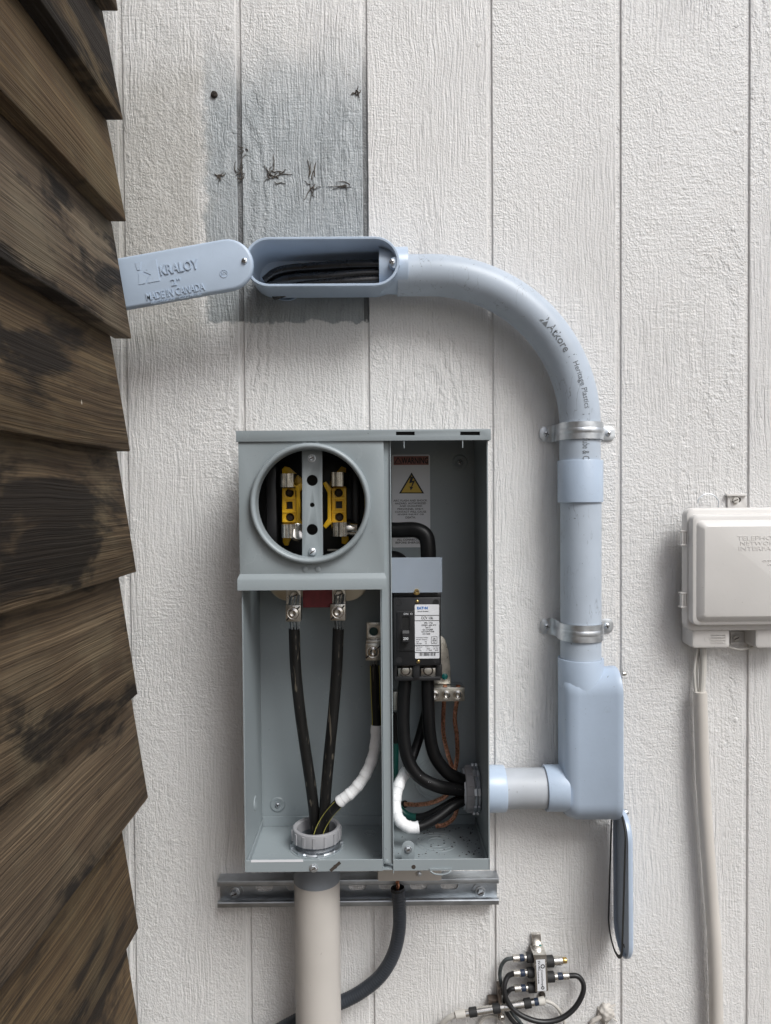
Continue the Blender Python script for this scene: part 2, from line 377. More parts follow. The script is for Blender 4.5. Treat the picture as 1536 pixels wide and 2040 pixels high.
    grey = mixc(n, l, rng(n, l, math_node(n, l, 'MULTIPLY_ADD', wide, 0.12, pz), zB + 0.12, zT + 0.04, 0.40, 0.0), grey, (0.19, 0.205, 0.21))
    if groove: grey = ramp(n, l, mott, [(0.3, (0.06, 0.065, 0.07)), (0.7, (0.14, 0.15, 0.155))])
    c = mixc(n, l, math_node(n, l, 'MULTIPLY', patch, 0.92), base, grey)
    # tan grime plus some painted-in shade on the board left of the patch
    grime_shade = math_node(n, l, 'MULTIPLY', rng(n, l, math_node(n, l, 'MULTIPLY_ADD', wide, 0.08, px), xL+0.015, xL+0.06, 1, 0),
                   math_node(n, l, 'MULTIPLY', rng(n, l, math_node(n, l, 'MULTIPLY_ADD', wide, 0.2, pz), zB-0.02, zB+0.16), rng(n, l, math_node(n, l, 'MULTIPLY_ADD', wide, 0.2, pz), zT+0.0, zT+0.22, 1, 0)))
    c = mixc(n, l, math_node(n, l, 'MULTIPLY', grime_shade, 0.75), c, ramp(n, l, mott, [(0.3, (0.34, 0.325, 0.295)), (0.7, (0.50, 0.485, 0.45))]))
    # dirt flecks lying in the relief
    fl = rng(n, l, tnoise(n, l, pos, 1, 3, 0.6, None, (160, 1, 60)), 0.70, 0.76)
    flr = rng(n, l, tnoise(n, l, pos, 6, 2), 0.50, 0.62)
    c = mixc(n, l, math_node(n, l, 'MULTIPLY', math_node(n, l, 'MULTIPLY', fl, flr), 0.08), c, (0.20, 0.18, 0.16))
    l.new(c, b.inputs['Base Color'])
    l.new(rng(n, l, g2, 0.3, 0.7, 0.28, 0.42), b.inputs['Roughness']); b.inputs['Specular IOR Level'].default_value = 0.5
    return m
WALL = wall_material(); GROOVE = wall_material(True)

def wood_material():
    m, n, l, b = nmat('stained_wood')
    tc = n.new('ShaderNodeTexCoord'); oi = n.new('ShaderNodeObjectInfo'); pos = tc.outputs['Object']
    W_ = math_node(n, l, 'MULTIPLY', oi.outputs['Random'], 53.0)
    sep = n.new('ShaderNodeSeparateXYZ'); l.new(pos, sep.inputs[0])
    sl = tnoise(n, l, pos, 1.0, 2, 0.5, W_, (1.2, 2.6, 4.5))
    zz = math_node(n, l, 'MULTIPLY_ADD', sl, 0.020, sep.outputs['Z'])
    cb = n.new('ShaderNodeCombineXYZ'); l.new(sep.outputs['X'], cb.inputs[0]); l.new(sep.outputs['Y'], cb.inputs[1]); l.new(zz, cb.inputs[2])
    fine = tnoise(n, l, cb.outputs[0], 1.0, 3, 0.6, W_, (400, 5, 420))
    mid = tnoise(n, l, cb.outputs[0], 1.0, 3, 0.65, W_, (70, 3.2, 85))
    lines = rng(n, l, tnoise(n, l, cb.outputs[0], 1.0, 2, 0.5, W_, (150, 1.6, 210)), 0.40, 0.60)
    stain = tnoise(n, l, cb.outputs[0], 1.0, 5, 0.66, W_, (5, 3.4, 13), 0.4)
    blot = tnoise(n, l, pos, 1.0, 3, 0.6, W_, (6, 7, 9))
    c = ramp(n, l, mid, [(0.3, (0.088, 0.054, 0.026)), (0.5, (0.142, 0.092, 0.045)), (0.72, (0.195, 0.132, 0.068))])
    c = mixc(n, l, rng(n, l, fine, 0.38, 0.62, 0.0, 0.60), c, (0.038, 0.025, 0.015), 'MIX')
    c = mixc(n, l, math_node(n, l, 'MULTIPLY', lines, 0.30), c, (0.036, 0.024, 0.015))
    c = mixc(n, l, rng(n, l, blot, 0.45, 0.7, 0.0, 0.45), c, (0.172, 0.134, 0.074))
    stv = math_node(n, l, 'ADD', stain, math_node(n, l, 'MULTIPLY_ADD', oi.outputs['Random'], 0.12, -0.055))
    c = mixc(n, l, rng(n, l, stv, 0.50, 0.62, 0.0, 0.92), c, (0.012, 0.0088, 0.0068))
    hv = n.new('ShaderNodeHueSaturation'); l.new(c, hv.inputs['Color']); l.new(math_node(n, l, 'FRACT', math_node(n, l, 'MULTIPLY', oi.outputs['Random'], 7.31)), hv.inputs['Value'])
    l.new(math_node(n, l, 'MULTIPLY_ADD', math_node(n, l, 'FRACT', math_node(n, l, 'MULTIPLY', oi.outputs['Random'], 7.31)), 0.45, 0.95), hv.inputs['Value'])
    l.new(math_node(n, l, 'MULTIPLY_ADD', math_node(n, l, 'FRACT', math_node(n, l, 'MULTIPLY', oi.outputs['Random'], 13.7)), 0.32, 0.72), hv.inputs['Saturation']); c = hv.outputs[0]
    sp = rng(n, l, tnoise(n, l, pos, 1.0, 2, 0.5, W_, (60, 60, 38)), 0.80, 0.82)
    c = mixc(n, l, sp, c, (0.55, 0.5, 0.42))
    l.new(c, b.inputs['Base Color']); b.inputs['Roughness'].default_value = 0.72; b.inputs['Specular IOR Level'].default_value = 0.3
    bp = n.new('ShaderNodeBump'); bp.inputs['Distance'].default_value = 0.0016
    hh = math_node(n, l, 'ADD', math_node(n, l, 'MULTIPLY', fine, 0.8), math_node(n, l, 'MULTIPLY', lines, -0.25))
    l.new(hh, bp.inputs['Height']); l.new(bp.outputs[0], b.inputs['Normal'])
    return m
WOOD = wood_material()
GROUND = pmat('packed_soil', (0.13, 0.115, 0.10), 0.9, namt=0.35, nscale=3, bump=0.01, bscale=25)

# ------------------------------------------------------------------ setting
g = obj('ground', bm_new([(-40,-40,0),(40,-40,0),(40,40,0),(-40,40,0)], [(0,1,2,3)]), GROUND); g['kind'] = 'structure'

# siding wall: planks between grooves; groove centres read from the photograph at eye level
wall = thing('siding_wall', 'white painted grooved wood siding wall with grey unpainted patch', 'wall', (0.2, YW + 0.02, 0))
gx = [X(q, YW, 993) for q in (252, 485, 733, 979, 1233, 1487)]
st = 0.2; gl = list(gx)
while gl[0] > -1.6: gl.insert(0, gl[0] - st)
while gl[-1] < 2.2: gl.append(gl[-1] + st)
GW = 0.0040
for a, c in zip(gl[:-1], gl[1:]):
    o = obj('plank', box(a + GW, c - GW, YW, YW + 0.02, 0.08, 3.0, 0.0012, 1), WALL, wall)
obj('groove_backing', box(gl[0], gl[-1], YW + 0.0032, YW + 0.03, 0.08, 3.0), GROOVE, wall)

# wooden lap-board fence on the left, at right angles to the wall
XF = -0.345
fence = thing('lap_board_wall', 'dark brown stained wall of overlapping wood boards meeting the white siding', 'wall', (XF - 0.05, 0.3, 0))
ends = [(252, 20), (258, 237), (261, 440), (268, 672), (262, 898), (270, 1138), (268, 1383), (287, 1590), (264, 1850), (268, 2095), (266, 2330), (268, 2570)]
bz = []
for px, py in ends:
    ye = XF*F/(px - 760); bz.append((P(px, py, ye).z, ye))
bz = [(bz[0][0] + 0.17, 1.01)] + bz
while bz[0][0] < 2.9: bz.insert(0, (bz[0][0] + 0.17, 1.02))
while bz[-1][0] > 0.2: bz.append((bz[-1][0] - 0.175, 1.02))
for i, (z0, ye) in enumerate(bz):
    z1 = (bz[i-1][0] if i else z0 + 0.175) + 0.022
    y0 = -2.6
    rings = []
    NS = 240
    for k in range(NS + 1):
        y = y0 + (ye - y0)*k/NS
        wv = 0.0016*noise.noise(Vector((y*5, i*3.7, 0))); wz = 0.0018*noise.noise(Vector((y*7, i*5.1, 4))) + 0.0009*noise.noise(Vector((y*60, i*5.1, 9)))
        rings.append([(XF + wv, y, z0 + wz), (XF - 0.001 + wv, y, z0 - 0.0012 + wz), (XF - 0.023, y, z0 - 0.001 + wz), (XF - 0.035, y, z1), (XF - 0.028 + wv, y, z1)])
    obj('board', loft(rings), WOOD, fence, ang=50)
obj('sky_blocker', box(XF - 1.9, XF - 0.036, -2.58, 0.985, 0.02, 2.95), WOOD, fence)  # unseen solid mass added behind the boards to block sky light from the left
for yy in ():
    obj('post', box(XF - 0.125, XF - 0.034, yy, yy + 0.09, 0, bz[0][0] + 0.15, 0.003, 1), WOOD, fence)

# ------------------------------------------------------------------ fasteners
def screw(parent, c, axis, r, mat=ZINC, kind='pan', h=None, name='screw', rot=0.4):
    a, s, t = frame(axis); c = Vector(c); h = h or r*0.75
    if kind == 'hex':
        bm = join(lathe(c, axis, [(0, -0.002), (r*1.35, -0.002), (r*1.35, h*0.25), (r*1.1, h*0.3), (r, h*0.3)], 20), lathe(c, axis, [(r, h*0.25), (r, h*0.9), (r*0.85, h*1.1), (r*0.3, h*1.05), (0, h*1.0)], 6))
    else:
        bm = lathe(c, axis, [(0, -0.002), (r, -0.002), (r, h*0.35), (r*0.86, h*0.75), (r*0.55, h), (0, h*1.08)], 18)
    items = [(bm, mat)]
    if kind in ('slot', 'cross', 'hex'):
        for ang in ((rot,) if kind != 'cross' else (rot, rot + PI/2)):
            u = s*math.cos(ang) + t*math.sin(ang); v = a.cross(u); L, wd = r*0.72, r*0.13
            pts = [c + u*(sx*L) + v*(sy*wd) + a*(h*zz) for zz in (0.7, 1.16) for sx, sy in ((-1,-1),(1,-1),(1,1),(-1,1))]
            items.append((fixn(bm_new(pts, [(0,1,2,3),(4,5,6,7),(0,1,5,4),(1,2,6,5),(2,3,7,6),(3,0,4,7)])), RUST))
    return obj(name, items, None, parent)
VIEW = (0, -1, 0)

# ------------------------------------------------------------------ conduit bodies
LB_L, LB_W, LB_D = 0.2275, 0.0725, 0.086
def conduit_body(t, O, u, v, w, hub_w=0.047, back=0.0505):
    """O: centre of the open face; u long axis towards the end hub; v width; w from open face to the back"""
    O = Vector(O); u = Vector(u); v = Vector(v); w = Vector(w)
    def ring(i, d, L=LB_L, Wd=LB_W): return [O + u*a + v*b_ + w*d for a, b_ in stadium(L - 2*i, Wd - 2*i)]
    tk = 0.0045
    shell = loft([ring(0.020, LB_D-0.005), ring(tk + 0.006, LB_D-0.006), ring(tk+0.001, LB_D-0.016), ring(tk, 0.0012), ring(tk - 0.001, 0), ring(0.001, 0), ring(0.0, 0.001),
                  ring(0.0, 0.010), ring(0.0008, 0.0112), ring(0.0012, LB_D-0.020), ring(0.0055, LB_D-0.008), ring(0.011, LB_D-0.002), ring(0.018, LB_D)])
    obj('housing', shell, PVC, t, ang=40)
    # end hub, partly sunk in the housing
    c = O + u*(LB_L/2 - 0.030) + w*hub_w
    obj('hub', lathe(c, u, [(0.030, 0), (0.0345, 0.0), (0.0348, 0.042), (0.0342, 0.0435), (0.0316, 0.0435), (0.0312, 0.030)], 40), PVC, t, ang=30)
    c2 = O - u*(LB_L/2 - back) + w*(LB_D - 0.007)
    return c, c2
def wrap_cover(t, O, u, v, w, mats=(PVC,), gap=0.0):
    """shallow lid: outer face at O (outside direction -w), lip going to +w"""
    O = Vector(O); u = Vector(u); v = Vector(v); w = Vector(w)
    def ring(i, d): return [O + u*a + v*b_ + w*d for a, b_ in stadium(LB_L + 0.003 - 2*i, LB_W + 0.002 - 2*i)]
    return loft([ring(0.0045, 0), ring(0.0022, 0.0006), ring(0.0006, 0.0022), ring(0, 0.0045), ring(0, 0.0082), ring(0.0032, 0.0082), ring(0.0034, 0.0035)])

# upper body, open towards the camera
upc = P(641, 521, YC - 0.047)
ub = thing('conduit_box', 'open grey plastic conduit body with cables inside, below the grey wall patch', 'conduit fitting', (upc.x, YW, upc.z))
hc, bc = conduit_body(ub, upc, (1,0,0), (0,0,1), (0,1,0))
obj('rear_hub', lathe(bc, (0,1,0), [(0.026, 0.012), (0.034, 0.004), (0.034, 0.024), (0.030, 0.024)], 32), PVC, ub)
# screw boss on the right inside of the opening
bp_ = P(781, 523, YC - 0.044)
obj('screw_boss', lathe(bp_ + Vector((0.004,0,0)), (0,1,0), [(0, 0), (0.008, 0), (0.009, 0.05), (0, 0.05)], 16), PVC, ub)
screw(ub, bp_ + Vector((0,-0.001,0)), VIEW, 0.0048, ZINC, 'cross')
# swung-out cover with raised lettering
ANG = R(9.8); cu_, cv_ = Vector((math.cos(ANG), 0, math.sin(ANG))), Vector((-math.sin(ANG), 0, math.cos(ANG)))
YCV = YC - 0.047 - 0.0095
piv = P(487, 520, YCV)
cc = piv - cu_*(LB_L/2 - 0.0105) + cv_*0.004*0
cov = obj('cover', wrap_cover(ub, cc, cu_, cv_, Vector((0,1,0))), PVC, ub, ang=40)
def cring(i, d): return [cc + cu_*a + cv_*b_ + Vector((0,d,0)) for a, b_ in stadium(LB_L - 2*i, LB_W - 2*i)]
obj('gasket', loft([cring(0.001, 0.0081), cring(-0.0005, 0.0088), cring(-0.0005, 0.0105), cring(0.006, 0.0105)]), RUBB, cov)
screw(cov, piv + Vector((0, 0.0005, 0)), VIEW, 0.0045, ZINC, 'cross')
def cpt(px, py): return P(px, py, YCV)
def ctext(s, px, py, Wpx, Hpx, ext=0.0007, bold=0.0):
    o = cpt(px, py); obj('lettering', text_on(s, o - Vector((0, 0.0, 0)), cu_, cv_, M(Wpx, YCV), M(Hpx, YCV), ext, bold), PVC, cov, ang=20)
ctext('KRALOY', 321, 549, 76, 20, 0.0016, 0.012)
ctext('2"', 342, 570, 19, 14, 0.0014)
ctext('MADE IN CANADA', 293, 599, 117, 15, 0.0014, 0.006)
ctext('NEC FUSION    C22.2 NO.85', 302, 606, 100, 5, 0.0004)
ctext('SR', 440, 548, 13, 9, 0.0006)
rc = cpt(446, 545)
obj('emblem', lathe(rc, (0,-1,0), [(M(8.2,YCV), 0), (M(8.2,YCV), 0.0007), (M(7,YCV), 0.0007), (M(7,YCV), 0)], 24), PVC, cov)
# square K emblem: two raised slanted shapes
ko = cpt(277, 567)
def kpoly(pts):
    k = M(1, YCV)
    return [(ko + cu_*(a*k) + cv_*(b_*k)) for a, b_ in pts]
def raised(pts3, h):
    top_ = [p + Vector((0, -h, 0)) for p in pts3]; bot = [p + Vector((0, 0.0005, 0)) for p in pts3]
    return loft([bot, top_])
obj('emblem', join(raised(kpoly([(0,0),(13,0),(22,14),(9,22),(4,22)]), 0.0008), raised(kpoly([(17,0),(42,0),(42,43),(30,43),(14,23),(27,15)]), 0.0008), raised(kpoly([(0,43),(12,43),(8,28),(2,28)]), 0.0008)), PVC, cov, smooth=False)

# cables lying in the upper body
for k, (pts, lab) in enumerate(((((528,560,1.161),(560,540,1.155),(640,532,1.145),(720,528,1.14),(800,530,1.138),(860,548,1.138)), 'black cable in the open conduit body, uppermost of three'),
                                (((535,572,1.151),(580,558,1.141),(650,553,1.136),(720,546,1.135),(800,545,1.136),(860,552,1.138)), 'black cable in the open conduit body, middle one'),
                                (((545,588,1.155),(600,572,1.139),(660,566,1.131),(720,560,1.129),(800,556,1.133),(860,556,1.138)), 'black cable in the open conduit body, lowest and nearest'))):
    tag(obj('cable', tube(cat([P(*p) for p in pts], 6), 0.0078, 14), CABG), lab, 'cable', 'cables in the upper conduit body')

# elbow with its printed line
EC = P(856, 850, YC); ER = M(299, YC)
def epath(s):
    """point, tangent and outward normal (in the wall plane) at arc length s; s=0 at the top of the bend"""
    if s < 0: return EC + Vector((s, 0, ER)), Vector((1,0,0)), Vector((0,0,1))
    if s < ER*PI/2:
        a = s/ER; return EC + Vector((math.sin(a)*ER, 0, math.cos(a)*ER)), Vector((math.cos(a),0,-math.sin(a))), Vector((math.sin(a),0,math.cos(a)))
    d = s - ER*PI/2; return EC + Vector((ER, 0, -d)), Vector((0,0,-1)), Vector((1,0,0))
PR = 0.0309
s0 = -M(62, YC); s1 = ER*PI/2 + M(100, YC)
el = thing('conduit_elbow', 'large grey plastic quarter-circle conduit bend with printed line', 'conduit', epath(s1)[0])
obj('pipe', tube([epath(s0 + (s1-s0)*k/90)[0] for k in range(91)], PR, 40), PIPE, el, ang=40)
def pipe_text(s, sa, sb, th0, Hh, bold=0.0):
    """lettering from arc length sa to sb, centred on angle th0 (0 = facing the camera, + towards the outside of the bend)"""
    bm, bw, bh = text_uv(s, 0.0, bold)
    for v in bm.verts:
        s_ = sa + v.co.x/bw*(sb-sa); p, t, nr = epath(s_)
        th = th0 + (v.co.y/bh - 0.5)*Hh/PR
        v.co = p + (Vector((0,-1,0))*math.cos(th) + nr*math.sin(th))*(PR + 0.0003)
    return fixn(bm)
def arc_s(px, py):
    q = P(px, py, YC) - EC; return ER*math.atan2(q.x, q.z)
tr = [(0,0),(1,0),(1,0.34),(0,0.34)]
k = ER*PI/2
sa = arc_s(1072, 668)
for txt, a_, b_, hgt, th, bo in (('Atkore', sa, sa + 0.047, 0.0125, 0.02, 0.012), ('|', sa + 0.0555, sa + 0.0565, 0.011, 0.10, 0), ('Heritage Plastics', sa + 0.066, sa + 0.137, 0.0115, 0.10, 0),
                                 ('|', sa + 0.145, sa + 0.146, 0.011, 0.06, 0), ('Allied Tube & Conduit', sa + 0.157, sa + 0.258, 0.0105, 0.03, 0)):
    obj('lettering', pipe_text(txt, a_, min(b_, s1 - 0.001), th, hgt, bo), INKG, el, smooth=False)
# triangular mark before the lettering
bm = bmesh.new(); Ls = sa - 0.016
def epnt(s, t_, off=0.0003):
    p, tt, nr = epath(s); th = t_/PR; return p + (Vector((0,-1,0))*math.cos(th) + nr*math.sin(th))*(PR + off)
def spoly(pts): return [bm.verts.new(epnt(Ls + a, b_)) for a, b_ in pts]
bm.faces.new(spoly([(0,-0.006),(0.004,-0.006),(0.009,0.004),(0.007,0.008)])); bm.faces.new(spoly([(0.006,-0.006),(0.015,-0.006),(0.008,0.0075),(0.0105,0.0015)]))
obj('emblem', fixn(bm), INKG, el, smooth=False)

# coupling and straight pipe
cp = P(1155.5, 958, YC)
tag(obj('conduit_coupling', lathe(P(1156, 1001, YC), (0,0,1), [(0.030, 0), (0.0337, 0), (0.0343, 0.001), (0.0343, M(82,YC)), (0.0337, M(83.5,YC)), (0.0311, M(83.5,YC)), (0.0311, M(60,YC))], 40), PVC, ang=30),
    'pale grey coupling sleeve on the vertical conduit between the two straps', 'conduit fitting')
tag(obj('conduit_pipe', tube([P(1157, 1330 - k*(340/10), YC) for k in range(11)], PR, 40), PIPE, ang=40), 'scuffed grey straight vertical conduit pipe below the coupling sleeve', 'conduit')

# lower body, opening to the right, with the lid hanging down
XO = P(1240, 1483, YC - 0.03).x
loc = Vector((XO, YC, Z(1484, YC - 0.012, 1190))); LB_L = 0.237
lb = thing('conduit_box', 'pale grey closed-sided conduit body beside the meter box, lid hanging from it', 'conduit fitting', (XO - 0.04, YC, loc.z - LB_L/2))
hub_off = XO - P(1157, 1340, YC).x
hc2, bc2 = conduit_body(lb, loc, (0,0,1), (0,1,0), (-1,0,0), hub_off, Z(1570, YC, 1050) - loc.z + LB_L/2)
obj('side_hub', lathe(bc2, (-1,0,0), [(0.026, 0.0), (0.0348, 0.0), (0.0348, 0.0), (0.0346, bc2.x - P(1087, 1570, YC).x), (0.0338, bc2.x - P(1085, 1570, YC).x), (0.0312, bc2.x - P(1085, 1570, YC).x), (0.0312, 0.03)], 40), PVC, lb, ang=30)
obj('seam', box(loc.x - 0.055, loc.x - 0.0545, YC - LB_W/2 + 0.0026, YC - LB_W/2 + 0.0035, loc.z - LB_L/2 + 0.04, loc.z + LB_L/2 - 0.03), PVC, lb)
screw(lb, P(1243, 1342, YC - 0.005), (1,0,0), 0.0036, LUGM, 'slot', 0.003)
screw(lb, P(1246, 1618, YC - 0.005), (1,0,0), 0.0045, ZINC, 'slot', 0.004)
# hanging lid, seen almost edge on
LB_L = 0.2275
LT = Vector((0.012, 0.02, -1)).normalized(); LV = Vector((0, 1, 0.02)).normalized(); LN = LV.cross(LT).normalized()
if LN.x > 0: LN = -LN
ltop = P(1246, 1618, YC - 0.005)
lo_ = ltop + LT*(LB_L/2 - 0.003) + Vector((0.0, 0, 0))
lid = obj('cover', wrap_cover(lb, lo_, LT, LV, LN), PVC, lb, ang=40)
def gring(i, d, bow):
    out = []
    for a, b_ in stadium(LB_L + 0.002 - 2*i, LB_W - 2*i):
        q = (a + LB_L/2)/LB_L
        out.append(lo_ + LT*a + LV*b_ + LN*(0.0085 + d + bow*math.sin(q*PI*0.62)))
    return out
obj('gasket', loft([gring(0, 0, 0.008), gring(0, 0.0012, 0.008), gring(0.005, 0.0012, 0.008), gring(0.005, 0, 0.008), gring(0, 0, 0.008)], False, False), RUBB, lid)
screw(lid, lo_ + LT*(LB_L/2 - 0.012) + LN*0.0035, LN, 0.003, VOID, 'pan', 0.0003, 'screw_hole')

# nipple between box and lower body
nx0, nx1 = P(960, 1570, YC).x, P(1100, 1570, YC).x; nz = bc2.z
tag(obj('conduit_nipple', tube([Vector((nx0 - 0.03 + (nx1 - nx0 + 0.03)*k/8, YC, nz)) for k in range(9)], PR - 0.0006, 40), pmat('pvc_weathered', (0.43, 0.455, 0.49), 0.45, namt=0.07, speck=0.4, speckcol=(0.2,0.2,0.2), scratch=0.3), ang=40),
    'short dull grey horizontal pipe joining meter box and conduit body', 'conduit')
XR = X(974, YF)
ad = thing('terminal_adapter', 'glossy pale grey adapter sleeve with ribbed bushing at the box right side', 'conduit fitting', (XR, YC, nz))
ax1 = P(1010, 1570, YC - 0.03).x
obj('sleeve', lathe((XR + 0.0012, YC, nz), (1,0,0), [(0.028, 0), (0.0348, 0), (0.035, 0.002), (0.035, ax1 - XR - 0.002), (0.034, ax1 - XR), (0.0302, ax1 - XR)], 40), PVC, ad, ang=30)
obj('threaded_neck', lathe((XR, YC, nz), (-1,0,0), [(0.0285, -0.01), (0.0295, 0)] + [(0.0295 - 0.0009*(q % 2), 0.001 + q*0.0008) for q in range(14)] + [(0.026, 0.012), (0.026, -0.01)], 32), BUSH, ad, ang=20)
def ribbed(c, axis, r0, r1, h0, h1, ribs, mat, parent, name):
    """ring with raised ribs round its rim"""
    a, s, t = frame(axis); c = Vector(c)
    body = lathe(c, axis, [(r0, h0), (r1*0.985, h0), (r1, h0 + 0.0015), (r1, h1 - 0.004), (r1*0.985, h1 - 0.001), (r1*0.95, h1), (r0*1.07, h1), (r0*1.0, h1 - 0.0025), (r0, h0)], 48)
    parts = [body]
    for q in range(ribs):
        an = 2*PI*q/ribs; e = s*math.cos(an) + t*math.sin(an); f = a.cross(e)
        p = [c + e*(r1*0.98 if i < 2 else r1 + 0.0014) + f*((-1 if i in (0,3) else 1)*0.0021) + a*hh for hh in (h0 + 0.001, h1 - 0.003) for i in range(4)]
        bb = fixn(bm_new(p, [(0,1,2,3),(4,5,6,7),(0,1,5,4),(1,2,6,5),(2,3,7,6),(3,0,4,7)])); parts.append(bb)
    return obj(name, join(*parts), mat, parent, ang=30)
def locknut(c, axis, r, h0, mat, parent, lugs=8):
    a, s, t = frame(axis); c = Vector(c)
    parts = [lathe(c, axis, [(r*0.82, h0), (r*1.0, h0), (r*1.03, h0 + 0.0015), (r*0.98, h0 + 0.003), (r*0.82, h0 + 0.003), (r*0.82, h0)], 40)]
    for q in range(lugs):
        an = 2*PI*(q + 0.3)/lugs; e = s*math.cos(an) + t*math.sin(an); f = a.cross(e)
        p = [c + e*(r*0.97 if i < 2 else r*1.09) + f*((-1 if i in (0,3) else 1)*0.005) + a*hh for hh in (h0 + 0.0008, h0 + 0.0045) for i in range(4)]
        parts.append(fixn(bm_new(p, [(0,1,2,3),(4,5,6,7),(0,1,5,4),(1,2,6,5),(2,3,7,6),(3,0,4,7)])))
    return obj('locknut', join(*parts), mat, parent, ang=25)
locknut((XR - 0.0025, YC, nz), (-1,0,0), 0.0345, 0.0, ZINC, ad)
locknut((XR - 0.0025, YC, nz), (-1,0,0), 0.0345, 0.0055, ZINC, ad)
ribbed((XR - 0.002, YC, nz), (-1,0,0), 0.0272, 0.0338, 0.0095, 0.0220, 12, BUSH, ad, 'bushing')

# pipe straps
def strap(py, lab, px0, px1):
    z = P(1157, py, YC).z; xc = P(1157, py, YC).x; hw = 0.0130
    t = thing('pipe_strap', lab, 'pipe strap', (xc, YW, z), 'two-hole straps on the vertical conduit')
    r = PR + 0.0012; prof = []
    N = 20
    xl_, xr_ = P(px0, py, YW).x, P(px1, py, YW).x
    lead = [(xc - r - 0.010, YW - 0.003), (xc - r - 0.005, YW - 0.0042), (xc - r - 0.0012, YW - 0.0085), (xc - r, YW - 0.016), (xc - r, YC + 0.016)]
    arc = [(xc - r*math.cos(PI*k/N), YC - r*math.sin(PI*k/N)) for k in range(N + 1)]
    tail = [(2*xc - a, b_) for a, b_ in reversed(lead)]
    line = lead + arc + tail
    def off(d):
        out = []
        for i, (a, b_) in enumerate(line):
            a0, b0 = line[max(i-1, 0)]; a1, b1 = line[min(i+1, len(line)-1)]
            tx, ty = a1-a0, b1-b0; ln = math.hypot(tx, ty); out.append((a + ty/ln*d, b_ - tx/ln*d))
        return out
    o2 = off(0.0016)
    rings = [[(a, b_, z - hw), (a, b_, z + hw), (c_, d_, z + hw), (c_, d_, z - hw)] for (a, b_), (c_, d_) in zip(line, o2)]
    band = loft(rings)
    rib_y = [[(a, b_, z - 0.004), (a, b_, z + 0.004), (c_, d_ , z + 0.002), (c_, d_, z - 0.002)] for (a, b_), (c_, d_) in zip(off(0.0016)[6:-6], off(0.0024)[6:-6])]
    obj('band', join(band, loft(rib_y)), ZINC, t, ang=40)
    for sx, xe in ((-1, xl_), (1, xr_)):
        xi = xc + sx*(r + 0.009)
        a, c_ = sorted((xi, xe)); rr = 0.0095
        out = rrect(a, c_, z - 0.0112, z + 0.0112, 0.0085)
        obj('ear', plate([out], YW - 0.0032, 0.0018, 0.0004), ZINC, t)
        screw(t, (xe - sx*0.011, YW - 0.0032, z), VIEW, 0.0046, ZINC, 'cross', rot=0.3*sx)
strap(860, 'zinc pipe strap at the foot of the bend, above the coupling sleeve', 1074, 1224)
strap(1256, 'zinc pipe strap just above the lower conduit body', 1075, 1221)

# ------------------------------------------------------------------ meter box
XL = X(483, YF); ZT = Z(858, YF - 0.006, 727); ZB = Z(1735, YF, 727)
bx = thing('meter_box', 'grey enamelled steel meter box without its doors, open to the wiring', 'electrical box', ((XL+XR)/2, YB, ZB))
obj('back_panel', box(XL, XR, YB - 0.0015, YB, ZB, ZT - 0.002), ENAM, bx)
obj('side_panel', box(XL, XL + 0.0016, YF, YB - 0.0016, ZB, ZT - 0.002), ENAM, bx)
obj('side_panel', box(XR - 0.0016, XR, YF, YB - 0.0016, ZB, ZT - 0.002), ENAM, bx)
obj('floor_panel', box(XL + 0.0017, XR - 0.0017, YF + 0.0015, YB - 0.0016, ZB, ZB + 0.0015), ENAM, bx)
# back flanges along the floor and the side returns
obj('back_flange', box(XL + 0.0018, XR - 0.0018, YB - 0.0036, YB - 0.0018, ZB + 0.0016, ZB + 0.017, 0.0004, 1), ENAM, bx)
for sx in (XL + 0.0018, XR - 0.0034): obj('side_flange', box(sx, sx + 0.0016, YF + 0.002, YB - 0.004, ZB + 0.0016, ZB + 0.0135, 0.0004, 1), ENAM, bx)
for q in (0.02, 0.5):
    for xx in (XL + 0.06, XR - 0.06): obj('mounting_foot', lathe((xx, YB + 0.0002, ZB + 0.05 + q), (0,1,0), [(0, 0), (0.012, 0), (0.010, YW - YB - 0.0006), (0, YW - YB - 0.0006)], 16), ENAM, bx)
# lips at the front of the floor
lipz = Z(1712, YF)
obj('front_lip', box(X(490, YF, 1725), X(762, YF, 1725), YF, YF + 0.0014, ZB - 0.0005, lipz, 0.0004, 1), ENAM, bx)
obj('front_lip', box(X(783, YF, 1725), XR - 0.0005, YF, YF + 0.0014, ZB - 0.0005, lipz - 0.0006, 0.0004, 1), ENAM, bx)
# top cap with two slots
yc_ = YF - 0.008
sl = []
for a_, c_ in ((789, 826), (917, 956)): sl.append([XZ(a_, 867, yc_), XZ(c_, 867, yc_), XZ(c_, 860, yc_), XZ(a_, 860, yc_)])
cx0, cx1, cz0, cz1 = X(470, yc_, 868), X(978, yc_, 868), Z(878, yc_), Z(856, yc_)
cap_ = obj('top_cap', join(plate([[(cx0, cz0), (cx1, cz0), (cx1, cz1), (cx0, cz1)]] + sl, yc_, 0.0015, 0.0003),
    box(cx0, cx1, yc_ + 0.0015, YB, cz1 - 0.0015, cz1), box(cx0, cx0 + 0.0014, yc_ + 0.0015, YB, cz0, cz1 - 0.0015), box(cx1 - 0.0014, cx1, yc_ + 0.0015, YB, cz0, cz1 - 0.0015)), ENAM, bx)
for a_, c_ in ((789, 826), (917, 956)):
    obj('slot', pbox(a_ - 1, 859, c_ + 1, 868, yc_ + 0.0042, yc_ + 0.0048), VOID, cap_)
for q in (808, 924): obj('prong', box(X(q, yc_) - 0.0004, X(q, yc_) + 0.0008, yc_ + 0.001, yc_ + 0.006, Z(893, yc_), Z(876, yc_)), ENAM, cap_)
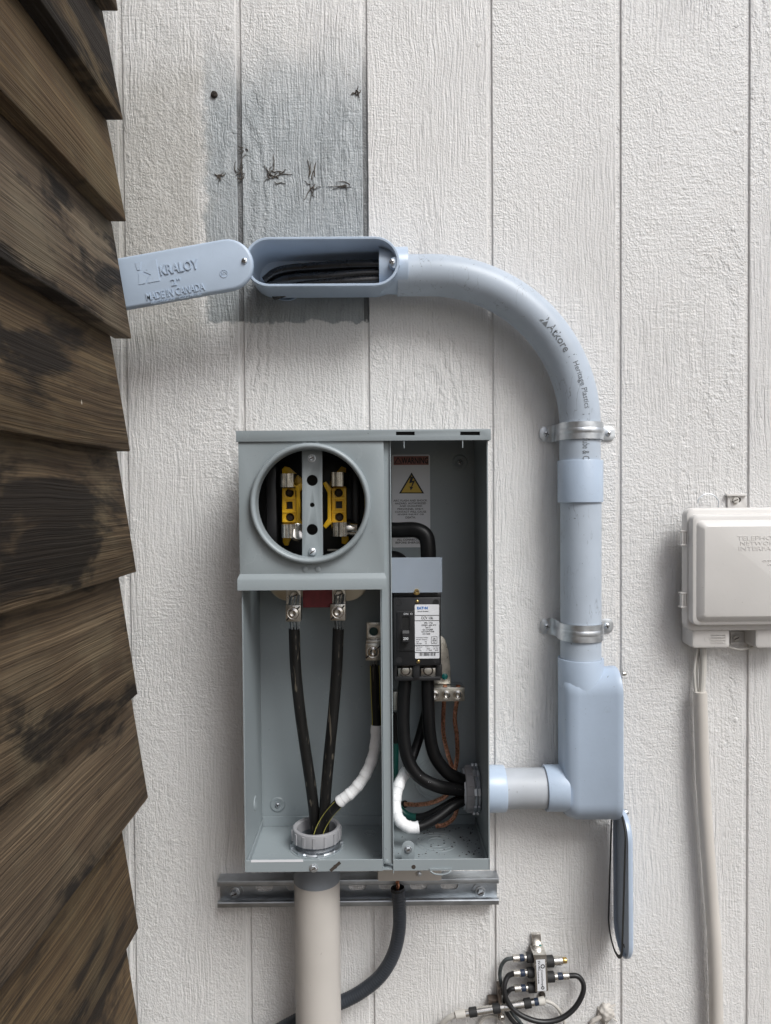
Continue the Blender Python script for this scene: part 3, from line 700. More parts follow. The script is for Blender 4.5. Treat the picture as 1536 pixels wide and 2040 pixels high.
# partition between the two compartments, with its front channel
xm0, xm1 = X(758.5, YF), X(781, YF)
zt2, zb2 = Z(873, YF), Z(1724, YF)
pt = obj('partition', join(box((xm0+xm1)/2 - 0.0008, (xm0+xm1)/2 + 0.0008, YF + 0.006, YB - 0.002, zb2, zt2)), ENAM, bx)
obj('partition_channel', join(box(xm0 + 0.002, xm1 - 0.001, YF + 0.004, YF + 0.0054, zb2, zt2, 0.0004, 1), box(xm0, xm0 + 0.0014, YF + 0.0005, YF + 0.0075, zb2 - 0.004, zt2, 0.0004, 1), box(xm1 - 0.0012, xm1 + 0.0004, YF + 0.0005, YF + 0.0075, zb2 - 0.012, zt2, 0.0004, 1)), ENAM, pt)
screw(bx, P(770, 1716, YF + 0.004), VIEW, 0.0032, ENAM, 'pan', 0.0008, 'rivet')
# meter cover with the round opening
yv = YF - 0.005; rc0 = P(619, 1003, yv); RI, RO = M(108, yv), M(120, yv)
va = [(X(476, yv, 1000), Z(1150, yv)), (X(765, yv, 1000), Z(1150, yv)), (X(765, yv, 1000), Z(877, yv)), (X(476, yv, 1000), Z(877, yv))]
mc = obj('meter_cover', plate([va, circ(rc0.x, rc0.z, RI + 0.002, 64)], yv, 0.0014, 0.0003), ENAM, bx)
z1150, z1172, z1143 = Z(1150, yv), Z(1173, yv), Z(1141, yv)
x0, x1 = va[0][0], va[1][0]
prof = [(yv + 0.0002, z1143), (yv - 0.0045, z1150 + 0.0004), (yv - 0.0058, z1150 - 0.0025), (yv - 0.0058, z1172), (yv - 0.0044, z1172), (yv - 0.0044, z1150 - 0.003), (yv + 0.0012, z1150)]
bw = lambda f: 0.0022 if f > 0.15 else 0.0
rings = [[(xx + (sg*0.0024 if i in (1,2,3,4,5) else 0), a_, b_) for i, (a_, b_) in enumerate(prof)] for xx, sg in ((x0, -1), (x1, 1))]
obj('drip_lip', loft(rings), ENAM, mc, ang=25)
obj('cover_return', box(x0, x0 + 0.0012, yv + 0.0014, yv + 0.012, z1150, va[2][1]), ENAM, mc); obj('cover_return', box(x1 - 0.0012, x1, yv + 0.0014, yv + 0.009, z1150, va[2][1]), ENAM, mc)
rp = []
for k in range(15):
    a_ = PI*k/14; rr = (RO - RI)/2; rp.append(((RO+RI)/2 + rr*math.cos(a_), 0.007 + 0.0055*math.sin(a_)))
obj('meter_ring', lathe((rc0.x, yv + 0.001, rc0.z), VIEW, [(RO, -0.001)] + rp + [(RI, -0.016), (RI + 0.0012, -0.016), (RI + 0.0012, 0)], 72), ENAM, mc, ang=45)
for q in ((605, 881), (631, 881), (607, 1134), (633, 1134)):
    p = P(*q, yv); obj('rivet', lathe(p, VIEW, [(0.0042, -0.0005), (0.0042, 0.0003), (0.0032, 0.0010), (0, 0.0012)], 18), ENAM, mc)
# upright bar behind the ring
yb_ = YF + 0.012
bar = obj('ring_bar', join(plate([[XZ(602,1116,yb_), XZ(642,1116,yb_), XZ(642,892,yb_), XZ(602,892,yb_)], circ(*XZ(622,957,yb_), M(11,yb_)), circ(*XZ(622,1006,yb_), M(4.6,yb_), 14), circ(*XZ(622,1055,yb_), M(11,yb_))], yb_, 0.0016, 0.0003),
    box(X(602,yb_,1000), X(602,yb_,1000)+0.0014, yb_+0.0016, yb_+0.008, Z(1112,yb_), Z(894,yb_)), box(X(642,yb_,1000)-0.0014, X(642,yb_,1000), yb_+0.0016, yb_+0.008, Z(1112,yb_), Z(894,yb_))), ENAM, mc)
screw(bar, P(621, 913, yb_), VIEW, 0.0042, ZINC, 'hex'); screw(bar, P(623, 1099, yb_), VIEW, 0.0058, ZINC, 'slot', 0.005, rot=0.7)
# wall dimples, knockouts and small marks
def dimple(c, axis, r, parent=bx, scr=True, name='mounting_dimple'):
    d = obj(name, lathe(c, axis, [(r*1.0, -0.0004), (r*0.96, 0.0008), (r*0.8, 0.0014), (r*0.62, 0.0010), (r*0.5, 0.0003), (0, 0.0002)], 28), ENAM, parent, ang=60)
    if scr: screw(d, Vector(c) + Vector(axis)*0.0005, axis, r*0.32, ZINC, 'cross')
ybk = YB - 0.0016
dimple(P(553, 1603, ybk), VIEW, 0.0125); dimple(P(916, 921, ybk), VIEW, 0.0125)
dimple((XL + 0.0017, 1.11, Z(1603, 1.10)), (1,0,0), 0.011, scr=False)
def knock(c, axis, rs, name='knockout'):
    c = Vector(c); pr = []
    for r in rs: pr += [(r - 0.0007, 0.0), (r - 0.0004, 0.0006), (r + 0.0004, 0.0006), (r + 0.0007, 0.0)]
    pr = [(0, 0.0001)] + sorted(pr, key=lambda q: q[0])
    obj(name, lathe(c, axis, pr, 40), ENAM, bx, ang=20)
knock(P(868, 1552, ybk) + Vector((0,-0.0002,0)), VIEW, (0.021, 0.029, 0.034))
def floorp(px, py):
    """point on the box floor seen at this pixel"""
    zf = ZB + 0.0016; a = P(px, py, 1.0); t_ = (zf - H)/(a.z - H); return Vector((a.x*t_, a.y*t_, zf))
knock(floorp(870, 1678), (0,0,1), (0.014, 0.024, 0.031))
for q in ((737, 1660), (750, 1705)): knock(floorp(*q), (0,0,1), (0.005, 0.0095))
# bracket with screw, lip hole, hasp, marks
yk = YF + 0.018
br = obj('bracket', plate([[XZ(800,1714,yk), XZ(826,1714,yk)] + [(XZ(813,1688,yk)[0] + M(13,yk)*math.cos(PI*k/10), XZ(813,1688,yk)[1] + M(13,yk)*math.sin(PI*k/10)) for k in range(11)]], yk, 0.0016, 0.0003), ENAM, bx)
screw(br, P(813, 1692, yk), VIEW, 0.0042, ZINC, 'hex')
screw(bx, P(824, 1727, YF), VIEW, 0.003, RUST, 'pan', 0.0006, 'lip_hole')
screw(bx, P(625, 1729, YF), VIEW, 0.0046, ZINC, 'hex')
hs_ = [P(857,1735,YF-0.001), P(866,1741,YF-0.004), P(882,1742,YF-0.004), P(893,1739,YF-0.004), P(899,1733,YF-0.001)]
obj('hasp', join(tube(cat(hs_, 4), 0.0012, 8), pbox(856, 1731, 900, 1734, YF - 0.0022, YF - 0.0002)), ENAM, bx)
obj('sticker', pbox(500, 1713.2, 604, 1717, YF - 0.0003, YF - 0.0001), STICK, bx)
sk = P(668, 1726, YF); du = Vector((0.72, 0, 0.62)).normalized(); dv = Vector((-0.62, 0, 0.72)).normalized()
bmk = [bm_new([sk + du*a_ + dv*b_ + Vector((0,-0.0006,0)) for a_, b_ in ((o_-0.0042,-0.0022),(o_+0.0042,-0.0022),(o_+0.0042,0.0022),(o_-0.0042,0.0022))], [(0,1,2,3)]) for o_ in (-0.005, 0.005)] + [lathe(sk, VIEW, [(0.0028, 0.0005), (0.0028, 0.0009), (0, 0.0009)], 14)]
obj('brown_tab', join(*bmk), pmat('brown_tab', (0.05, 0.04, 0.033), 0.6), bx)

# warning label
ys = ybk - 0.0004
wl = tag(obj('warning_label', plate([rrect(X(781,ys,1000), X(857,ys,1000), Z(1091,ys), Z(906,ys), 0.003)], ys, 0.0002), STICK), 'white arc flash warning label with yellow triangle on the back panel', 'label')
y2 = ys - 0.0003
obj('header_band', pbox(784, 909, 854, 926, y2, y2 + 0.0002), WRED, wl)
obj('lettering', ptext('WARNING', 800, 911, 853, 924, y2 - 0.0002, 0.0001, 0.02), INK, wl, smooth=False)
def tri(px, py, wpx, hpx, y, th, mat, hole=None):
    def t3(cx, cy, w_, h_):
        a_, b_, c_ = XZ(cx - w_/2, cy + h_/2, y), XZ(cx + w_/2, cy + h_/2, y), XZ(cx, cy - h_/2, y); return [a_, b_, c_]
    outs = [t3(px, py, wpx, hpx)]
    if hole: outs.append(t3(px, py + hpx*0.07, wpx*hole, hpx*hole))
    return obj('warning_triangle', plate(outs, y, th), mat, wl, smooth=False)
tri(793, 917, 16, 13, y2 - 0.0002, 0.0001, INK, 0.72)
tri(820, 962, 50, 42, y2, 0.0001, INK); tri(820, 964, 41, 34, y2 - 0.0002, 0.0001, WYEL)
obj('lightning_mark', plate([[XZ(a_, b_, y2 - 0.0004) for a_, b_ in ((818,949),(824,950),(821,958),(827,957),(821,970),(823,971),(818,977),(816,969),(819,970),(822,961),(815,963))]], y2 - 0.0004, 0.0001), INK, wl, smooth=False)
for i, (s_, a_, b_) in enumerate((('ARC FLASH AND SHOCK', 784, 851), ('HAZARD. AUTHORIZED', 787, 849), ('AND QUALIFIED', 796, 841), ('PERSONNEL ONLY.', 792, 844), ('CONTACT WILL CAUSE', 787, 849), ('SEVERE INJURY OR', 792, 845), ('DEATH.', 808, 828))):
    obj('lettering', ptext(s_, a_, 995 + i*5.6, b_, 999.4 + i*5.6, y2, 0.0001, 0.012), INK, wl, smooth=False)
for i, (s_, a_, b_) in enumerate((('CHECK TIGHTNESS OF', 786, 850), ('ALL CONNECTIONS', 791, 846), ('BEFORE ENERGIZING', 788, 850))):
    obj('lettering', ptext(s_, a_, 1067 + i*5.8, b_, 1071.5 + i*5.8, y2, 0.0001, 0.012), INK, wl, smooth=False)

# ------------------------------------------------------------------ meter socket
ms = thing('meter_socket', 'black based meter socket with yellow insulators and metal jaws in round opening', 'meter socket', P(622, 1172, 1.1525))
ybs = 1.1375
obj('base', join(pbox(505, 885, 748, 1165, ybs, ybs + 0.02, 0.002), pbox(530, 930, 552, 1110, 1.0875, ybs, 0.002), pbox(700, 940, 716, 1100, 1.1025, ybs, 0.002), pbox(556, 1120, 700, 1150, 1.1125, ybs, 0.002)), BLK, ms)
obj('base_strip', pbox(652, 1094, 712, 1097, 1.1105, 1.1125), LUGM, ms)
obj('base_strip', pbox(726, 985, 731, 1040, 1.0825, 1.1025), YELS, ms)
def zq(x, y): return (480 + x*0.1888, 880 + y*0.1888)
def insulator(mirror):
    def q(x, y, d):
        px, py = zq(x, y)
        return P(px, py, d)
    yi = 1.0805
    cxz = lambda pts: [(q(a_, b_, yi).x, q(a_, b_, yi).z) for a_, b_ in pts]
    if not mirror:
        body = [(435,490),(575,490),(575,595),(585,600),(585,850),(435,850)]; arm = [(585,470),(640,425),(660,430),(660,480),(628,525),(628,825),(668,890),(630,930),(580,860),(590,835),(590,520),(575,500)]
        ear1 = [(425,290),(455,258),(500,268),(650,400),(655,440),(560,520),(440,490)]; ear2 = [(440,845),(560,840),(600,900),(500,1060),(490,1098),(455,1098),(435,1060)]
        c1, c2, sq = (512,540), (518,798), [(478,632),(545,632),(545,710),(478,710)]
    else:
        body = [(958,490),(1112,490),(1112,850),(958,850)]; arm = [(965,500),(900,418),(868,440),(918,540),(918,810),(870,885),(900,915),(965,850),(955,830),(950,520)]
        ear1 = [(940,400),(1060,255),(1105,275),(1105,490),(970,500)]; ear2 = [(960,845),(1110,845),(1135,1040),(1100,1090),(1060,1075),(1060,1000)]
        c1, c2, sq = (1030,540), (1038,795), [(998,628),(1068,628),(1068,703),(998,703)]
    hole = lambda c_: circ(q(*c_, yi).x, q(*c_, yi).z, M(8.6, yi), 20)
    ins = obj('insulator', join(plate([cxz(body), hole(c1), hole(c2), cxz(sq)], yi, 0.012, 0.0006), plate([cxz(arm)], yi - 0.007, 0.018, 0.0006), plate([cxz(ear1)], yi + 0.007, 0.01, 0.0006), plate([cxz(ear2)], yi + 0.007, 0.01, 0.0006)), YEL, ms, ang=25)
    for (a_, b_) in ((0, 595), (0, 735)):
        x0_, x1_ = (437, 585) if not mirror else (955, 1112)
        p0, p1 = q(x0_, b_ - 10, yi), q(x1_, b_ + 16, yi); obj('rib', box(p0.x, p1.x, yi - 0.002, yi + 0.001, p0.z, p1.z, 0.0005, 1), YEL, ins)
    for c_ in (c1, c2): screw(ins, q(*c_, yi + 0.010), VIEW, M(7.5, yi), RUST, 'slot')
    obj('backing', plate([cxz([(body[0][0]+10, 480), (body[1][0]-10, 480), (body[1][0]-10, 860), (body[0][0]+10, 860)])], yi + 0.0125, 0.04), BLK, ins)
insulator(False); insulator(True)
def jaw(px0, px1, py0, py1, side):
    yj = 1.0585; n_ = 26; x0_, x1_ = X(px0, yj, 1000), X(px1, yj, 1000); z0_, z1_ = Z(py1, yj), Z(py0, yj)
    fr = []
    for k in range(n_ + 1):
        f_ = k/n_; fr.append((x0_ + (x1_-x0_)*f_, yj + 0.0022*math.cos(f_*2*PI*3.5) - 0.003*math.sin(PI*f_)))
    back = [(x1_ + 0.002, yj + 0.012), (x1_ + (0.010 if side > 0 else 0.003), yj + 0.035), (x0_ + 0.004, yj + 0.04), (x0_ - 0.001, yj + 0.010)]
    line = fr + back
    j = obj('jaw', loft([[(a_, b_, z0_) for a_, b_ in line], [(a_, b_, z1_) for a_, b_ in line]]), JAWM, ms, ang=40)
for q in ((558, 585, 942, 969, 0), (658, 684, 940, 968, 1), (560, 590, 1043, 1070, 0), (660, 690, 1040, 1068, 1)): jaw(*q)
obj('jaw_spring', lathe(P(590, 1062, 1.0725), (0.5, -1, 0.3), [(0, 0), (0.011, 0), (0.013, 0.004), (0.012, 0.012), (0, 0.014)], 24), JAWM, ms)
obj('jaw_spring', lathe(P(692, 1054, 1.0825), (1, -0.3, 0), [(0, 0), (0.010, 0), (0.010, 0.018), (0, 0.019)], 24), JAWM, ms)
# bus plates, red strip and lugs below the cover
for px in (571, 697): obj('bus_plate', lathe(P(px + (6 if px < 600 else -6), 1152, 1.0905), VIEW, [(0, 0), (M(45, 1.0905), 0), (M(45, 1.0905), 0.002), (M(42, 1.0905), 0.003), (0, 0.003)], 40), BUSM, ms)
obj('fibre_strip', pbox(603, 1165, 662, 1210, 1.0785, 1.0815, 0.0004, 1), REDF, ms)
def lug(parent, px, py, w_, h_, y, d=0.022, hole=True, rot=0.8):
    b_ = obj('lug', pbox(px - w_/2, py - h_/2, px + w_/2, py + h_/2, y, y + d, 0.0012), LUGM, parent)
    c_ = P(px, py, y)
    r = M(min(w_, h_)*0.36, y)
    obj('set_screw', lathe(c_, VIEW, [(r*1.12, -0.0004), (r*1.12, 0.0003), (r, 0.0003), (r*0.94, -0.0), (r*0.55, 0.0012), (r*0.4, 0.0004), (0, 0.0002)], 24), NICK, b_, ang=50)
    e = Vector((math.cos(rot), 0, math.sin(rot))); f = Vector((-e.z, 0, e.x))
    for s_ in (-1, 1):
        pts = [c_ + Vector((0, -0.0005, 0)) + e*(s_*r*a_) + f*(k_*r*0.13) for a_, k_ in ((1.0,-1),(1.75,-1),(1.75,1),(1.0,1))]
        obj('ink_mark', bm_new(pts, [(0,1,2,3)]), INK, b_, smooth=False)
    return b_
def strands(parent, p0, p1, r, n_=9, rs=0.0014, mat=LUGM):
    p0, p1 = Vector(p0), Vector(p1); parts = []
    for k in range(n_):
        a_ = 2*PI*k/n_; o_ = Vector((math.cos(a_)*r, math.sin(a_)*r*0.7, 0))
        e_ = Vector((random.uniform(-.0006,.0006), 0, random.uniform(-.0015,.0015)))
        parts.append(tube([p0 + o_ + e_, (p0+p1)/2 + o_*1.02, p1 + o_*1.05], rs, 6))
    return obj('wire_strands', join(*parts), mat, parent)
DARKS = pmat('strand_metal', (0.30, 0.33, 0.35), 0.35, 1.0, namt=0.3, nscale=300)
YL = 1.0725
for px, py in ((584, 1222), (673, 1220)):
    obj('lug_tongue', pbox(px - 14, py - 52, px + 16, py - 10, YL + 0.010, YL + 0.013, 0.0005, 1), LUGM, ms)
    lug(ms, px, py, 31, 33, YL)
    screw(ms, P(px + 3, py - 36, YL + 0.010), VIEW, 0.0068, LUGM, 'hex', 0.006, 'bolt')
    strands(ms, P(px + 1, py - 17, YL + 0.008), P(px + 3, py - 36, YL + 0.006), 0.0065, 9, 0.0013, DARKS)
    strands(ms, P(px + 3, py + 34, YL + 0.010), P(px + 2, py + 14, YL + 0.010), 0.0065, 9, 0.0014, DARKS)

# neutral lug bar in the left compartment
nb = thing('neutral_lug', 'tinned neutral lug bar half hidden behind the partition, above white tape', 'lug', P(745, 1318, 1.1025))
yn = 1.0875
obj('mounting_tongue', plate([[XZ(730,1277,yn), XZ(766,1277,yn), XZ(766,1243,yn), XZ(730,1243,yn)], circ(*XZ(744.5,1261,yn), M(9,yn))], yn + 0.012, 0.004, 0.0005), LUGM, nb)
obj('tongue_hole', lathe(P(744.5,1261,yn+0.0155), VIEW, [(M(11,yn),0),(0,0.0002)], 20), GREENC, nb)
obj('tongue_fold', pbox(729, 1276, 766, 1284, yn + 0.004, yn + 0.02, 0.001), LUGM, nb)
lug(nb, 743, 1299, 30, 34, yn, 0.02, rot=0.7)
strands(nb, P(746, 1328, yn + 0.010), P(745, 1312, yn + 0.010), 0.0055, 8, 0.0013, DARKS)

# left bushing with locknut
fb = floorp(631, 1685); fb.z = ZB + 0.0016
lbx = thing('floor_bushing', 'grey ribbed plastic bushing on zinc locknut around cables on box floor', 'bushing', fb)
knock(fb + Vector((0,0,0.0003)), (0,0,1), (0.0405,), 'knockout')
locknut(fb, (0,0,1), 0.0365, 0.0, ZINC, lbx)
obj('threaded_neck', lathe(fb, (0,0,1), [(0.030, -0.01)] + [(0.0318 - 0.0008*(q % 2), q*0.001) for q in range(14)] + [(0.029, 0.014), (0.029, -0.01)], 32), PVCD, lbx, ang=20)
ribbed(fb, (0,0,1), 0.0292, 0.0362, 0.0115, 0.031, 14, BUSH, lbx, 'ribbed_ring')

def cable(name, pts, r, mat, label, group=None, seg=16, n_=8, cat_='cable', wob=0.0):
    o = obj(name, tube(cat([P(*p) for p in pts], n_), r, seg, wob=wob), mat)
    return tag(o, label, cat_, group)
CB = fb.y
cable('cable', ((586,1252,1.0825),(589,1330,1.0885),(597,1410,1.0945),(608,1490,1.0985),(620,1570,1.1025),(628,1640,CB+0.006),(630,1690,CB+0.008),(630,1740,CB+0.008)), 0.0083, CABD, 'thick black cable from the left lug down into the floor bushing', 'supply cables in the left compartment')
cable('cable', ((674,1252,1.0825),(671,1330,1.0885),(664,1420,1.0945),(656,1500,1.0985),(649,1580,1.1005),(645,1650,CB-0.004),(643,1700,CB-0.004),(642,1745,CB-0.004)), 0.0083, CABD, 'thick black cable from the right lug down into the floor bushing', 'supply cables in the left compartment')
nut = thing('cable', 'black neutral cable with yellow stripes, wrapped in white tape, in left compartment', 'cable', P(628, 1700, CB))
npts = cat([P(*p) for p in ((746,1325,1.0975),(748,1390,1.0965),(750,1450,1.0925),(745,1500,1.0875),(728,1543,1.0825),(704,1575,1.0785),(676,1598,1.0785),(650,1628,CB-0.012),(634,1662,CB-0.010),(630,1705,CB-0.010))], 10)
obj('jacket', tube(npts, 0.0072, 16), CABD, nut)
ia, ib = 19, 61
def taped(parent, pts, r):
    n_ = len(pts)
    # overlapping turns: radius steps along the length
    dense = cat(pts[::2] + [pts[-1]], 18)
    return obj('tape', tube(dense, lambda f: r + 0.0005*((f*13.3) % 1.0) + 0.0004*math.sin(f*41) - 0.0002 , 18), TAPE, parent, ang=60)
taped(nut, npts[ia:ib], 0.0085)
for of in ((-0.0068, -0.0026), (0.0062, -0.0039)):
    line = []
    for i, p in enumerate(npts):
        if 60 < i < 84 or i < 20:
            t_ = (npts[min(i+1,len(npts)-1)] - npts[i-1 if i else 0]).normalized(); s_ = t_.cross(Vector((0,-1,0))).normalized()
            line.append((i, p + s_*of[0] + Vector((0, of[1], 0))))
    for seg_ in ([p for i, p in line if i < 20], [p for i, p in line if i > 60]): obj('stripe', tube(seg_, 0.0006, 6), YELS, nut)

# ------------------------------------------------------------------ breaker
yk0 = 1.0945
cb = thing('circuit_breaker', 'black two-pole main circuit breaker with white printed label and toggle', 'circuit breaker', P(830, 1355, YB - 0.01))
obj('body', join(pbox(783, 1190, 879, 1326, yk0, YB - 0.003, 0.0022), pbox(784, 1180, 879, 1192, yk0 + 0.006, YB - 0.003, 0.002)), BLKB, cb)
obj('lower_housing', join(pbox(785, 1326, 880, 1352, yk0 + 0.022, YB - 0.003, 0.0015), pbox(786, 1349, 878, 1356, yk0 + 0.006, yk0 + 0.03, 0.0012), pbox(823, 1324, 836, 1352, yk0 + 0.004, yk0 + 0.03, 0.001), pbox(868, 1324, 881, 1352, yk0 + 0.010, yk0 + 0.03, 0.001), pbox(784, 1324, 791, 1352, yk0 + 0.010, yk0 + 0.03, 0.001)), BLKB, cb)
for px in (808, 853): 
    lg = obj('terminal', pbox(px - 15, 1331, px + 15, 1348, yk0 + 0.012, yk0 + 0.026, 0.0008), LUGM, cb)
    c_ = P(px, 1336, yk0 + 0.012); r = M(10.5, yk0); obj('set_screw', lathe(c_, VIEW, [(r, 0), (r, 0.0006), (r*0.75, 0.0008), (r*0.7, -0.001), (0, -0.001)], 20), RUST, lg)
lab = obj('label_plate', plate([rrect(X(826.5,yk0,1250), X(875,yk0,1250), Z(1312.5,yk0), Z(1205,yk0), 0.0014)], yk0 - 0.0004, 0.0003), STICK, cb)
yl = yk0 - 0.0006
def lt(s_, a_, t_, c_, b_, bold=0.0, mat=INK): obj('lettering', ptext(s_, a_, t_, c_, b_, yl, 0.0001, bold), mat, lab, smooth=False)
lt('EAT•N', 831, 1208.5, 852, 1214, 0.04, INKB); lt('Circuit Breaker', 831, 1216.5, 854, 1219, 0.005)
lt('CCV 10k', 839, 1228, 863, 1234, 0.012)
for i, (s_, a_, b_) in enumerate((('200A   2 Pole', 845, 862), ('120/240V~ 60Hz 40°C', 840, 869), ('Type CC', 847, 858), ('Cat. CCV2200X', 842, 863), ('Style 6639C79G98', 840, 865), ('(NYC 55888)', 842, 857))): lt(s_, a_, 1239 + i*4.5, b_, 1242.4 + i*4.5, 0.01)
for i, (s_, a_, b_) in enumerate((('Interrupting Capacity', 829, 853), ('RMS Sym. Amperes', 829, 851), ('Volt            kA', 829, 850), ('120/240~      10', 829, 850))): lt(s_, a_, 1269 + i*3.9, b_, 1271.6 + i*3.9)
for i, (s_, a_, b_) in enumerate((('Terminal      Wire       Torque', 829, 873), ('Wire           Size      Lb. In.', 829, 873), ('Cu/AL       1 - 300     250', 829, 873))): lt(s_, a_, 1287.5 + i*3.4, b_, 1290 + i*3.4)
for yy in (1225.5, 1236, 1285.5, 1299.5): obj('rule', pbox(826.8, yy, 874.8, yy + 0.7, yl - 0.0001, yl), INK, lab)
random.seed(3); q = 835
bars = []
while q < 866:
    wb_ = random.choice((0.7, 1.1, 1.6)); bars.append(pbox(q, 1300, q + wb_, 1306.5, yl - 0.0001, yl)); q += wb_ + random.choice((0.7, 1.0, 1.6))
obj('barcode', join(*bars), INK, lab)
obj('listing_mark', plate([rrect(X(859,yl,1275), X(871,yl,1275), Z(1283,yl), Z(1269,yl), 0.001), rrect(X(859.7,yl,1275), X(870.3,yl,1275), Z(1282.3,yl), Z(1269.7,yl), 0.0008)], yl, 0.0001), INK, lab)
lt('LISTED\nCIRC BKR\n12 A', 861, 1271, 869, 1281)
tp = obj('toggle_plate', plate([rrect(X(791,yk0,1250), X(826,yk0,1250), Z(1297,yk0), Z(1218,yk0), 0.0018), [XZ(801,1257,yk0), XZ(815.5,1257,yk0), XZ(815.5,1228,yk0), XZ(801,1228,yk0)]], yk0 - 0.0016, 0.0018, 0.0004), BLKB, cb)
obj('toggle_slot', pbox(801, 1228, 815.5, 1258, yk0 - 0.0002, yk0 + 0.0), VOID, tp)
tg = obj('toggle', loft([[P(a_, b_, d_) for a_, b_ in ((802,t0),(815,t0),(815,t1),(802,t1))] for t0, t1, d_ in ((1254, 1276, yk0 - 0.001), (1254, 1279, yk0 - 0.005), (1256, 1280, yk0 - 0.009), (1262, 1279, yk0 - 0.012))]), BLK, tp, ang=25)
obj('lettering', ptext('200', 803.5, 1269.5, 813.5, 1275, yk0 - 0.0125, 0.0002, 0.015), INKW, tg, smooth=False)
obj('lettering', ptext('ON  O', 804, 1221, 822, 1225, yk0 - 0.0018, 0.0001), INKW, tp, smooth=False)
for q in ((796, 1291), (820, 1291), (820, 1223)): screw(tp, P(*q, yk0 - 0.0016), VIEW, 0.0012, VOID, 'pan', 0.0002)
for q in ((794, 1200), (868, 1200), (795, 1315), (869, 1315)): obj('corner_disc', lathe(P(*q, yk0), VIEW, [(0.0046, 0), (0.0046, 0.0003), (0.0041, 0.0003), (0.0041, 0.00005), (0, 0.00005)], 24), BLKB, cb)
screw(cb, P(831, 1198.5, yk0), VIEW, 0.0026, BRASS, 'cross'); screw(cb, P(833, 1318, yk0), VIEW, 0.0028, BRASS, 'cross')
obj('screw_tab', pbox(790, 1178, 872, 1184, yk0 - 0.0015, yk0 + 0.010, 0.001), BLKB, cb)
screw(cb, P(830, 1178, yk0 - 0.0018), VIEW, 0.0040, BRASS, 'hex', 0.004)
obj('shield', pbox(779.5, 1111, 881, 1180, yk0 - 0.004, yk0 - 0.0028), SHIELD, cb)
obj('upper_housing', pbox(786, 1128, 877, 1180, yk0 + 0.020, YB - 0.003, 0.002), BLKB, cb)
for px in (808, 853): obj('terminal', pbox(px - 13, 1134, px + 13, 1170, yk0 + 0.008, yk0 + 0.022, 0.001), LUGM, cb)

cable('cable', ((690,1050,1.1325),(740,1054,1.1305),(790,1056,1.1245),(828,1056,1.1175),(848,1068,1.1145),(853,1095,1.1125),(853,1140,1.1125)), 0.0118, CABL, 'thick black cable bending over the warning label down behind the clear shield')
cable('cable', ((690,1098,1.1525),(750,1110,1.1505),(790,1112,1.1465),(806,1130,1.1325),(808,1150,1.1225)), 0.0105, CABL, 'black cable end curving behind the clear shield beside the partition')

# ground bar
gbk = thing('ground_bar', 'tinned ground bar with round clamp screws right below the breaker', 'ground bar', P(893, 1396, 1.1325))
yg = 1.1175
obj('bar', pbox(861, 1370, 926, 1397, yg, yg + 0.014, 0.0008), LUGM, gbk)
for px in (866, 889, 912):
    c_ = P(px, 1384, yg); r = M(10, yg)
    obj('clamp_screw', lathe(c_, VIEW, [(r, -0.0004), (r, 0.0012), (r*0.85, 0.0014), (r*0.8, 0.0004), (r*0.5, 0.0012), (r*0.35, 0.0004), (0, 0.0003)], 24), NICK, gbk, ang=50)
obj('bracket', plate([[XZ(862,1372,1.1375), XZ(898,1372,1.1375), XZ(897,1330,1.1375), XZ(893,1295,1.1375), XZ(886,1272,1.1375), XZ(874,1262,1.1375), XZ(862,1262,1.1375)]], 1.1345, 0.003, 0.0004), LUGM, gbk)
screw(gbk, P(886, 1348, 1.1335), VIEW, 0.0048, GREENS, 'pan', 0.003)
for px in (886, 912): strands(gbk, P(px, 1371, yg + 0.007), P(px + 1, 1365, yg + 0.004), 0.0022, 7, 0.0011, COPP)
obj('foot', pbox(893, 1366, 921, 1372, 1.1525, YB - 0.002), ENAM, gbk)

def stranded(name, pts, label, r=0.0021, rs=0.0014, turns=70, n_=8):
    base = cat([P(*p) for p in pts], n_); parts = []
    _, s_, t_ = frame((base[1]-base[0]).normalized())
    L_ = 0; acc = [0]
    for a_, b_ in zip(base[:-1], base[1:]): L_ += (b_-a_).length; acc.append(L_)
    n2 = len(base); lines = [[] for _ in range(6)]
    for i in range(n2):
        T_ = (base[min(i+1,n2-1)] - base[max(i-1,0)]).normalized(); s_ = (s_ - T_*s_.dot(T_)).normalized(); t_ = T_.cross(s_)
        for k in range(6):
            a_ = 2*PI*k/6 + acc[i]*turns
            lines[k].append(base[i] + (s_*math.cos(a_) + t_*math.sin(a_))*r)
    bm_ = join(*[tube(q_, rs, 6) for q_ in lines])
    return tag(obj(name, bm_, COPP), label, 'ground wire', 'bare copper wires in the right compartment')
stranded('copper_wire', ((885,1390,1.1245),(883,1430,1.1265),(884,1465,1.1305),(893,1505,1.1365),(906,1545,1.1445),(912,1590,1.1525),(906,1625,1.1545),(888,1642,1.1525),(868,1646,1.1545)), 'bare stranded copper wire from the middle clamp screw, left of the two', n_=14)
stranded('copper_wire', ((911,1390,1.1245),(906,1430,1.1265),(910,1465,1.1285),(911,1505,1.1325),(904,1545,1.1385),(893,1580,1.1445),(866,1597,1.1545),(835,1603,1.1625),(806,1602,1.1705)), 'bare stranded copper wire from the right clamp screw, ending at back panel', n_=14)
obj('wire_hole', lathe(P(806,1602,ybk), VIEW, [(0.0062, 0), (0.0062, 0.0006), (0.0045, 0.0006), (0, 0.0004)], 20), VOID, bx)

